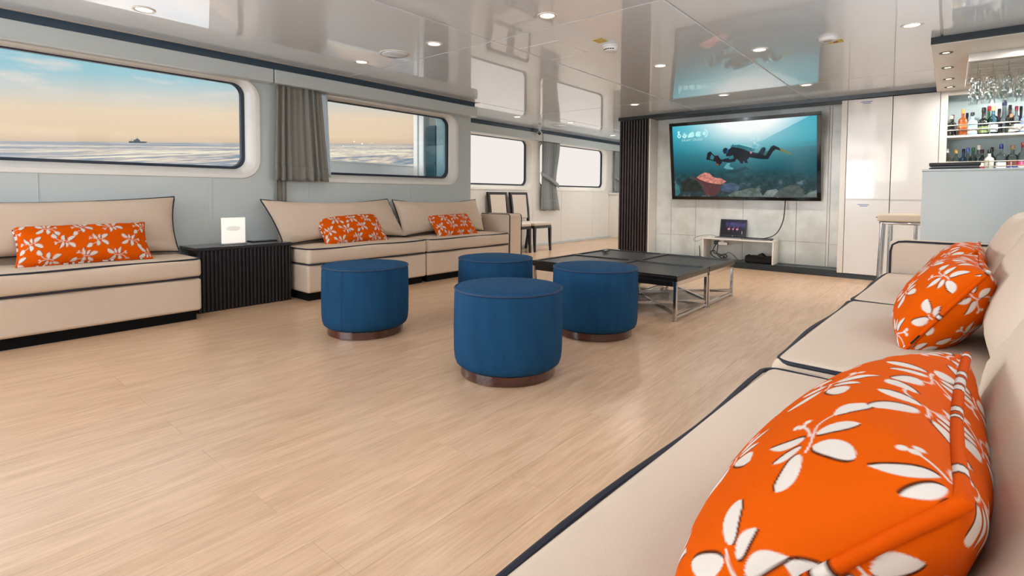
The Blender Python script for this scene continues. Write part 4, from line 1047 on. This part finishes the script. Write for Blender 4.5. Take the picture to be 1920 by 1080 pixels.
# bar ------------------------------------------------------------------------------------------
t = thing('bar_counter', 'pale marble bar counter at the right behind the sofa arm', 'counter', (.6, 5.1, 0))
build('front_panel', MB().rbox(-.162, 1.40, 4.88, 4.92, 0, 1.135, .003, rs=1), 'counter', t)
build('end_panel', MB().rbox(-.162, -.12, 4.92, 5.40, 0, 1.135, .003, rs=1), 'counter', t)
build('worktop', MB().rbox(-.165, 1.40, 4.875, 5.42, 1.135, 1.150, .003, rs=1), 'counter', t)
t = thing('menu_folder', 'black leather menu folder lying on the left end of the bar counter', 'folder', (.015, 4.97, 1.150))
build('back_cover', MB().rbox(-.125, .158, 4.885, 5.09, 1.150, 1.160, .004), 'leather_black', t)
build('pages', MB().rbox(-.112, .145, 4.897, 5.08, 1.160, 1.172, .003, rs=1), 'plastic_grey', t)
build('front_cover', MB().rbox(-.125, .158, 4.885, 5.09, 1.172, 1.196, .006), 'leather_black', t)
# back shelf unit
t = thing('bar_shelf_unit', 'white bar shelf unit with pale teal back panel full of bottles', 'shelf', (.65, 7.3, 0))
build('side_panel', MB().rbox(-.106, -.045, YB, 7.65, .0, 2.05, .003, rs=1), 'bar_white', t)
build('back_panel', MB().box(-.045, 1.4, 7.40, 7.42, .0, 2.05), 'bar_teal', t, smooth=False)
for z in (1.205, 1.585):
    s_ = build('shelf_board', MB().rbox(-.045, 1.4, YB+.0, 7.40, z-.022, z, .003, rs=1), 'bar_white', t)
    for dz in (.055, .105):
        build('rail', MB().cyl((-.045, YB+.012, z+dz), (1.4, YB+.012, z+dz), .0055, 8), 'steel', s_)
    for x in (.285, .75, 1.2): build('rail_post', MB().cyl((x, YB+.012, z), (x, YB+.012, z+.12), .005, 8), 'steel', s_)
build('header', MB().rbox(-.045, 1.4, YB, YB+.03, 2.00, 2.048, .003, rs=1), 'bar_white', t)
build('base_cupboard', MB().box(-.045, 1.4, YB+.01, 7.40, 0, .9), 'bar_white', t, smooth=False)
# dropped soffit
struct('trim_10', MB().box(-.142, 1.45, 4.88, 4.90, 2.052, H+.002), 'trim_black', smooth=False)
struct('trim_11', MB().rbox(-.140, 1.45, 4.90, 7.08, 2.045, H, .003, rs=1), 'bar_white')
for (x, y, lb) in ((-.058, 5.20, 'small recessed bar light nearest the camera in the bar soffit'), (-.05, 5.80, 'second small recessed bar light in the bar soffit'),
                   (-.044, 6.36, 'third small recessed bar light in the bar soffit'), (-.036, 6.83, 'farthest small recessed bar light, next to the bottle shelves')):
    t = thing('bar_spotlight', lb, 'light', (x, y, 2.045), 0, 'recessed lights in the bar soffit')
    build('rim', MB().lathe([(.022, -.0005), (.036, -.004), (.042, -.003), (.043, 0)], (x, y, 2.045), 24, caps=False), 'plastic_black', t)
    build('lamp_face', MB().lathe([(0, -.001), (.022, -.001)], (x, y, 2.045), 20, caps=False), 'lamp_soft', t)
for x in (-.05, .35, .75, 1.1):
    for y in ((5.2, 5.8, 6.36, 6.8) if x < 0 else (5.2, 6.8)):
        l = bpy.data.lights.new('bar_lamp', 'AREA'); l.shape = 'DISK'; l.size = .05; l.energy = BAR_W*(4.5 if y > 6.7 and x > 0 else .7); l.color = (1, .95, .88)
        o = bpy.data.objects.new('bar_lamp', l); COL.objects.link(o); o.location = (x, y, 2.03)
# glass rack and hanging wine glasses
t = thing('glass_rack', 'white slatted rack for stemware under the bar soffit', 'rack', (.6, 5.9, 2.0))
build('frame_board', MB().rbox(.075, 1.1, 5.34, 5.36, 1.985, 2.044, .003, rs=1), 'bar_white', t)
build('frame_board', MB().rbox(.075, .09, 5.36, 6.62, 1.985, 2.044, .003, rs=1), 'bar_white', t)
for k_ in range(5):
    y = 5.50+.25*k_
    for dy in (-.022, .022): build('rack_rail', MB().rbox(.09, 1.1, y+dy-.006, y+dy+.006, 1.985, 1.998, .002, rs=1), 'bar_white', t)
gl = None
prof = [(.033, 0), (.033, -.002), (.008, -.006), (.0035, -.014), (.0035, -.085), (.008, -.094), (.026, -.108), (.037, -.128), (.039, -.150), (.036, -.175), (.032, -.195)]
for k_ in range(5):
    for i in range(7):
        p_ = (.135+.088*i+(.02 if k_ % 2 else 0), 5.50+.25*k_, 2.0)
        if gl is None:
            gl = thing('wine_glass', 'clear wine glass hanging upside down in the rack above the bar', 'glass', p_, 0, 'wine glasses hanging above the bar')
            build('foot', MB().lathe(prof[:4], p_, 16), 'clear', gl); build('stem', MB().lathe(prof[3:6], p_, 8, caps=False), 'clear', gl); build('bowl', MB().lathe(prof[5:], p_, 18, caps=False), 'clear', gl)
        else: dup(gl, p_)
# bottles
BM = {}
def bm_(c, glassy):
    k_ = (c, glassy)
    if k_ not in BM: BM[k_] = glass_mat('bottle_glass', c, 1, .06) if glassy else mat('bottle_colour', c, .15, coat=.5)
    return BM[k_]
def bottle(label, x, y, z, h, w, cap, body, labelc=None, glassy=False, sq=2, neck=.32, capfrac=.16, shoulder=.12, lab=(.12, .5), liquid=None, band=None, group='bottles on the upper bar shelf'):
    t = thing('bottle', label, 'bottle', (x, y, z), 0, group); r = w/2; rn = max(.010, r*.34); hn = h*(1-neck); c = (x, y, z); n = 20 if sq == 2 else 24
    pr = [(r*.9, 0), (r, .006), (r, hn-h*shoulder), (r*.86, hn-h*shoulder*.45), (rn*1.15, hn), (rn, hn+.012), (rn, h-.002)]
    build('body', MB().lathe(pr, c, n, sq), bm_(body, glassy), t, sharp=60)
    build('cap', MB().lathe([(rn*1.15, h*(1-capfrac)), (rn*1.22, h*(1-capfrac)+.004), (rn*1.22, h-.001), (rn*.9, h+.003)], c, 16), bm_(cap, False), t)
    if liquid: build('liquid', MB().lathe([(r*.86, .008), (r*.94, .012), (r*.94, hn*.55), (.001, hn*.55+.001)], c, n, sq), bm_(liquid, False), t, sharp=60)
    if labelc:
        l_ = build('label', MB().lathe([(r*1.015, hn*lab[0]), (r*1.015, hn*lab[1])], c, n, sq, caps=False), bm_(labelc, False), t)
        if band: build('label_band', MB().lathe([(r*1.022, hn*(lab[0]+.08)), (r*1.022, hn*(lab[0]+.08+(lab[1]-lab[0])*.3))], c, n, sq, caps=False), bm_(band, False), l_)
zu, zl, yf, yk = 1.585, 1.205, 7.20, 7.31
G2 = 'bottles on the lower bar shelf'
bx = lambda p, y: (1740+p/4-1781)*.00198*(y/7.25)   # crop column -> metres along the shelf (measured once)
def bxx(p, y):
    u = 1740+p/4; d = F+Rv*((u-960)/FPX); return d.x/d.y*y
for a in (
 ('dark brown bottle with brown cap at left end of the upper bar shelf', bxx(155, yk), yk, zu, .235, .070, (58, 34, 28), (44, 28, 22), None, False, 4),
 ('clear bottle with black label and white cap, left on the upper bar shelf', bxx(147, yf), yf, zu, .215, .080, (216, 210, 200), (210, 216, 216), (24, 22, 22), True, 2),
 ('square amber bottle with an orange label and gold cap on the upper bar shelf', bxx(232, yf), yf, zu, .275, .076, (214, 168, 96), (150, 74, 26), (222, 92, 40), False, 4),
 ('dark bottle half hidden behind the square amber one', bxx(262, yk), yk, zu, .245, .060, (18, 18, 20), (20, 18, 22), None, False, 2),
 ('square pale blue gin bottle with a white label', bxx(303, yf), yf, zu, .235, .080, (40, 44, 52), (150, 196, 216), (226, 230, 230), False, 5),
 ('black wine bottle with a green label on the upper bar shelf', bxx(385, yf), yf, zu, .275, .086, (20, 20, 24), (16, 20, 20), (120, 140, 90), False, 2),
 ('green necked bottle with a red cap behind the black wine bottle', bxx(424, yk), yk, zu, .30, .070, (170, 36, 40), (26, 112, 66), None, False, 2),
 ('pale blue bottle with cork stopper and white label on upper shelf', bxx(456, yf), yf, zu, .28, .080, (190, 160, 122), (176, 206, 220), (210, 226, 232), True, 2),
 ('dark capped bottle behind the tall clear decanter', bxx(500, yk), yk, zu, .265, .066, (30, 22, 26), (70, 40, 44), None, False, 2),
 ('tall clear decanter bottle with a slim neck and navy cap', bxx(537, yf), yf, zu, .335, .090, (34, 40, 72), (214, 222, 226), None, True, 2),
 ('brown bottle with a gold band and dark cap at the back of the upper shelf', bxx(580, yk), yk, zu, .295, .066, (36, 28, 26), (60, 40, 30), (180, 150, 70), False, 2),
 ('clear bottle with a cream label, centre right of the upper shelf', bxx(592, yf), yf, zu, .19, .070, (150, 120, 90), (200, 206, 200), (222, 216, 196), True, 2),
 ('bottle with a dark red cap and white label on the upper shelf', bxx(628, yf), yf, zu, .265, .064, (96, 30, 40), (190, 196, 200), (232, 228, 222), True, 2),
 ('dark bottle with a black cap behind the blue champagne bottle', bxx(662, yk), yk, zu, .275, .064, (20, 20, 24), (40, 36, 40), None, False, 2),
 ('large blue and silver champagne bottle at the right of the upper shelf', bxx(702, yf), yf, zu, .315, .092, (30, 40, 96), (120, 140, 176), (214, 216, 222), False, 2),
):
    kw = dict(zip(('label', 'x', 'y', 'z', 'h', 'w', 'cap', 'body', 'labelc', 'glassy', 'sq'), a))
    if 'champagne' in a[0] or 'decanter' in a[0]: kw['neck'] = .48; kw['shoulder'] = .18
    if 'wine bottle' in a[0]: kw['neck'] = .40
    if 'orange label' in a[0]: kw['lab'] = (.42, .72); kw['band'] = (190, 150, 90)
    bottle(**kw)
for a in (
 ('clear rum bottle with a white cap at the left end of the lower bar shelf', bxx(125, yf), yf, zl, .250, .078, (232, 232, 232), (222, 222, 210), (206, 180, 120), True, 2),
 ('small clear bottle with a gold cap on the lower bar shelf', bxx(192, yf), yf, zl, .240, .062, (206, 164, 84), (220, 226, 224), (226, 220, 206), True, 2),
 ('dark blue labelled bottle behind, left part of the lower bar shelf', bxx(246, yk), yk, zl, .250, .062, (30, 44, 80), (40, 90, 150), None, False, 2),
 ('clear bottle with a bright blue cap behind the menu folder', bxx(279, yf), yf, zl, .250, .070, (50, 84, 176), (210, 222, 226), (220, 226, 230), True, 2),
 ('clear bottle with a green cap on the lower bar shelf', bxx(318, yk), yk, zl, .260, .066, (40, 140, 60), (206, 222, 214), (220, 228, 220), True, 2),
 ('clear bottle with a white cap and a red seal on its label', bxx(362, yf), yf, zl, .275, .086, (236, 234, 232), (214, 222, 224), (226, 220, 214), True, 2),
 ('small bottle with a dark red cap behind the white capped bottle', bxx(388, yk), yk, zl, .235, .056, (120, 34, 44), (190, 206, 206), None, True, 2),
 ('frosted grey bottle with a black cap, middle of the lower shelf', bxx(440, yf), yf, zl, .225, .080, (26, 28, 32), (196, 196, 186), None, False, 2),
 ('bottle with a tall black cap at the back, middle of the lower shelf', bxx(460, yk), yk, zl, .255, .060, (22, 26, 34), (170, 180, 180), None, True, 2),
 ('clear square vodka bottle with a blue cap on the lower shelf', bxx(528, yf), yf, zl, .275, .078, (40, 56, 150), (216, 226, 228), (228, 234, 236), True, 5),
 ('clear bottle with a gold cap and brown and blue label on the lower shelf', bxx(612, yf), yf, zl, .262, .086, (150, 122, 70), (206, 212, 214), (104, 62, 48), True, 2),
 ('clear bottle with red cap and pink label at the right of the lower shelf', bxx(690, yf), yf, zl, .285, .076, (176, 40, 52), (216, 222, 224), (214, 70, 110), True, 2),
):
    kw = dict(zip(('label', 'x', 'y', 'z', 'h', 'w', 'cap', 'body', 'labelc', 'glassy', 'sq'), a)); kw['group'] = G2
    if 'red seal' in a[0]: kw['band'] = (190, 40, 44)
    if 'brown and blue' in a[0]: kw['band'] = (50, 70, 130); kw['lab'] = (.05, .6)
    if 'pink' in a[0]: kw['band'] = (240, 226, 230)
    bottle(**kw)

# bar stool
t = thing('bar_stool', 'chrome bar stool with a beige square seat at the end of the bar counter', 'stool', (-.30, 5.45, 0))
def pf(V, h):
    q = V/h; V = V.copy(); V[:, 2] += .01*(q[:, 2] > 0)*(1-q[:, 0]**2).clip(0)*(1-q[:, 1]**2).clip(0); return V
x0, x1, y0, y1 = -.475, -.13, 5.45, 5.79
st = build('seat', MB().rbox(x0, x1, y0, y1, .735, .795, .018, (4, 4, 1), 3, pf), 'stool_pad', t)
build('piping', MB().tube([(p[0], p[1], .785) for p in dens(rrect(x0+.003, x1-.003, y0+.003, y1-.003, .02, 4))], .0035, 6, True), 'stool_pad', st)
build('button', MB().lathe([(0, 0), (.008, .003), (.006, .008)], (x0-.004, y0+.04, .765), 10), 'black', st)
build('seat_ring', MB().tube([(p[0], p[1], .722) for p in dens(rrect(x0+.02, x1-.02, y0+.02, y1-.02, .04, 5))], .011, 10, True), 'chrome', t)
for (lx, ly, dx, dy) in ((x0+.03, y0+.03, 1, 0), (x1-.03, y0+.03, -1, 0), (x0+.03, y1-.03, 1, 0), (x1-.03, y1-.03, -1, 0)):
    sx = -1 if lx < -.3 else 1; sy = -1 if ly < 5.6 else 1
    build('leg', MB().tube([(lx, ly, .722), (lx+sx*.012, ly+sy*.012, .3), (lx+sx*.02, ly+sy*.02, .0)], .010, 10), 'chrome', t)
    build('brace_tube', MB().tube([(lx+dx*.055, ly, .722), (lx+dx*.055, ly+sy*.008, .24)], .008, 10), 'chrome', t)
for z in (.235,):
    build('footrest', MB().tube([(p[0], p[1], z) for p in dens(rrect(x0+.012, x1-.012, y0+.012, y1-.012, .03, 4))], .010, 10, True), 'chrome', t)

# ceiling fittings --------------------------------------------------------------------------------
def downlight(x, y, label, on=True, z=H):
    w_ = 3.9 if y > 5.5 else 1
    t = thing('ceiling_downlight', label, 'light', (x, y, z), 0, 'recessed ceiling downlights')
    build('rim', MB().lathe([(.044, -.001), (.052, -.006), (.062, -.005), (.064, 0)], (x, y, z), 32, caps=False), 'frame_white', t)
    build('lamp_face', MB().lathe([(0, -.002), (.045, -.002)], (x, y, z), 24, caps=False), 'lamp', t)
    if on:
        l = bpy.data.lights.new('downlight_lamp', 'AREA'); l.shape = 'DISK'; l.size = .085; l.energy = DOWN_W*w_; l.color = (1, .93, .84); l.spread = math.radians(150)
        o = bpy.data.objects.new('downlight_lamp', l); COL.objects.link(o); o.location = (x, y, z-.012)
for x, y, lb in ((-3.954, 1.07, 'ceiling downlight over the near left sofa, at the top left'), (-4.005, 2.703, 'ceiling downlight near the left wall above the curtain'),
                 (-3.082, 2.729, 'ceiling downlight between the round vent and the hatch'), (-2.027, 2.758, 'large looking ceiling downlight at the top centre'),
                 (-2.015, 4.446, 'ceiling downlight above the coffee tables, left of the two'), (-1.189, 4.443, 'ceiling downlight in front of the flat alarm sensor, upper right centre'),
                 (-2.027, 6.185, 'ceiling downlight before the television, middle of the far row'), (-1.178, 6.141, 'ceiling downlight before the television, right of the far row'),
                 (-.232, 4.442, 'ceiling downlight near the bar soffit at the upper right'), (-3.125, 6.153, 'ceiling downlight by the slatted column'),
                 (-4.995, 6.068, 'ceiling downlight above the dining chairs'), (-5.08, 9.106, 'ceiling downlight deep in the passage by the last window'),
                 (-4.70, 7.05, 'ceiling downlight by the flat round vent in the passage'),
                 (-3.08, -.6, ''), (-1.19, 1.07, ''), (-1.19, -.6, ''), (-3.08, 1.07, '')):
    if lb: downlight(x, y, lb)
    elif DOWN_W > 0:
        l = bpy.data.lights.new('downlight_lamp', 'AREA'); l.shape = 'DISK'; l.size = .085; l.energy = DOWN_W; l.color = (1, .93, .84); l.spread = math.radians(150)
        o = bpy.data.objects.new('downlight_lamp', l); COL.objects.link(o); o.location = (x, y, H-.012)
for x, y, r_, lb in ((-3.56, 2.72, .11, 'round flat ceiling vent above the second left window'), (-5.06, 7.23, .12, 'round ceiling vent in the passage above the far curtain')):
    t = thing('ceiling_vent', lb, 'vent', (x, y, H), 0)
    build('disc', MB().lathe([(0, -.018), (r_*.8, -.016), (r_*.95, -.010), (r_*.96, -.006)], (x, y, H), 36, caps=False), 'ceiling', t)
    build('ring', MB().lathe([(r_*.9, -.003), (r_*1.05, -.007), (r_*1.12, -.004), (r_*1.13, 0)], (x, y, H), 36, caps=False), 'frame_white', t)
t = thing('smoke_detector', 'white dome smoke detector with a yellow tag on the ceiling', 'detector', (-2.05, 3.62, H))
build('base', MB().lathe([(.062, 0), (.062, -.012), (.055, -.014)], (-2.05, 3.62, H), 30), 'plastic_white', t)
hd = build('head', MB().lathe([(.055, -.013), (.054, -.030), (.047, -.045), (.03, -.050), (0, -.051)], (-2.05, 3.62, H), 30, caps=False), 'plastic_white', t)
for k_ in range(5):
    a_ = -2.1+.35*k_; build('vent_slot', MB().rbox(-.007, .007, -.002, .002, -.004, .004, .001, rs=1).xf(Matrix.Translation((-2.05+.0525*math.cos(a_), 3.62+.0525*math.sin(a_), H-.034)) @ Matrix.Rotation(a_+PI/2, 4, 'Z')), 'plastic_black', hd)
build('yellow_tag', MB().rbox(-2.085, -2.005, 3.40, 3.50, H-.003, H, .001, rs=1), 'yellow', t)
t = thing('alarm_sensor', 'flat white round alarm sensor with a yellow label on the ceiling', 'detector', (-.71, 4.411, H))
build('base', MB().lathe([(.06, 0), (.06, -.012), (.052, -.022), (.0, -.024)], (-.72, 4.43, H), 30, caps=False), 'plastic_white', t)
build('sensor_window', MB().rbox(-.745, -.695, 4.415, 4.432, H-.0255, H-.0235, .001, rs=1), 'plastic_grey', t)
tg = build('yellow_label', MB().rbox(-.74, -.64, 4.52, 4.60, H-.003, H, .001, rs=1), 'yellow', t)
build('label_mark', MB().rbox(-.705, -.675, 4.545, 4.575, H-.004, H-.003, .0005, rs=1), 'red_mark', tg)
t = thing('access_hatch', 'square access hatch in the ceiling left of the smoke detector', 'hatch', (-2.48, 3.46, H))
for (a, b, c, d) in ((-2.67, -2.29, 3.245, 3.252), (-2.67, -2.29, 3.675, 3.682), (-2.67, -2.663, 3.252, 3.675), (-2.297, -2.29, 3.252, 3.675)):
    build('edge_trim', MB().rbox(a, b, c, d, H-.003, H, .001, rs=1), 'groove', t)
build('lid', MB().rbox(-2.662, -2.298, 3.253, 3.674, H-.0015, H, .0005, rs=1), 'ceiling', t)
t = thing('security_camera', 'small white dome security camera with a black lens above the far windows', 'camera', (-5.60, 7.42, 2.0))
build('mount', MB().lathe([(.03, 0), (.03, -.02), (.012, -.026), (.012, -.05)], (-5.60, 7.42, H), 18), 'plastic_white', t)
d_ = Vector((.62, -.76, -.15)).normalized(); c_ = Vector((-5.60, 7.42, H-.075))
q_ = d_.to_track_quat('Z', 'Y').to_matrix().to_4x4(); q_.translation = c_
build('housing', MB().lathe([(0, -.045), (.03, -.036), (.043, -.01), (.045, .01), (.04, .03), (.03, .038)], (0, 0, 0), 24, caps=False).xf(q_), 'plastic_white', t)
build('lens', MB().lathe([(.03, .038), (.022, .040), (0, .041)], (0, 0, 0), 20, caps=False).xf(q_), 'tv_black', t)
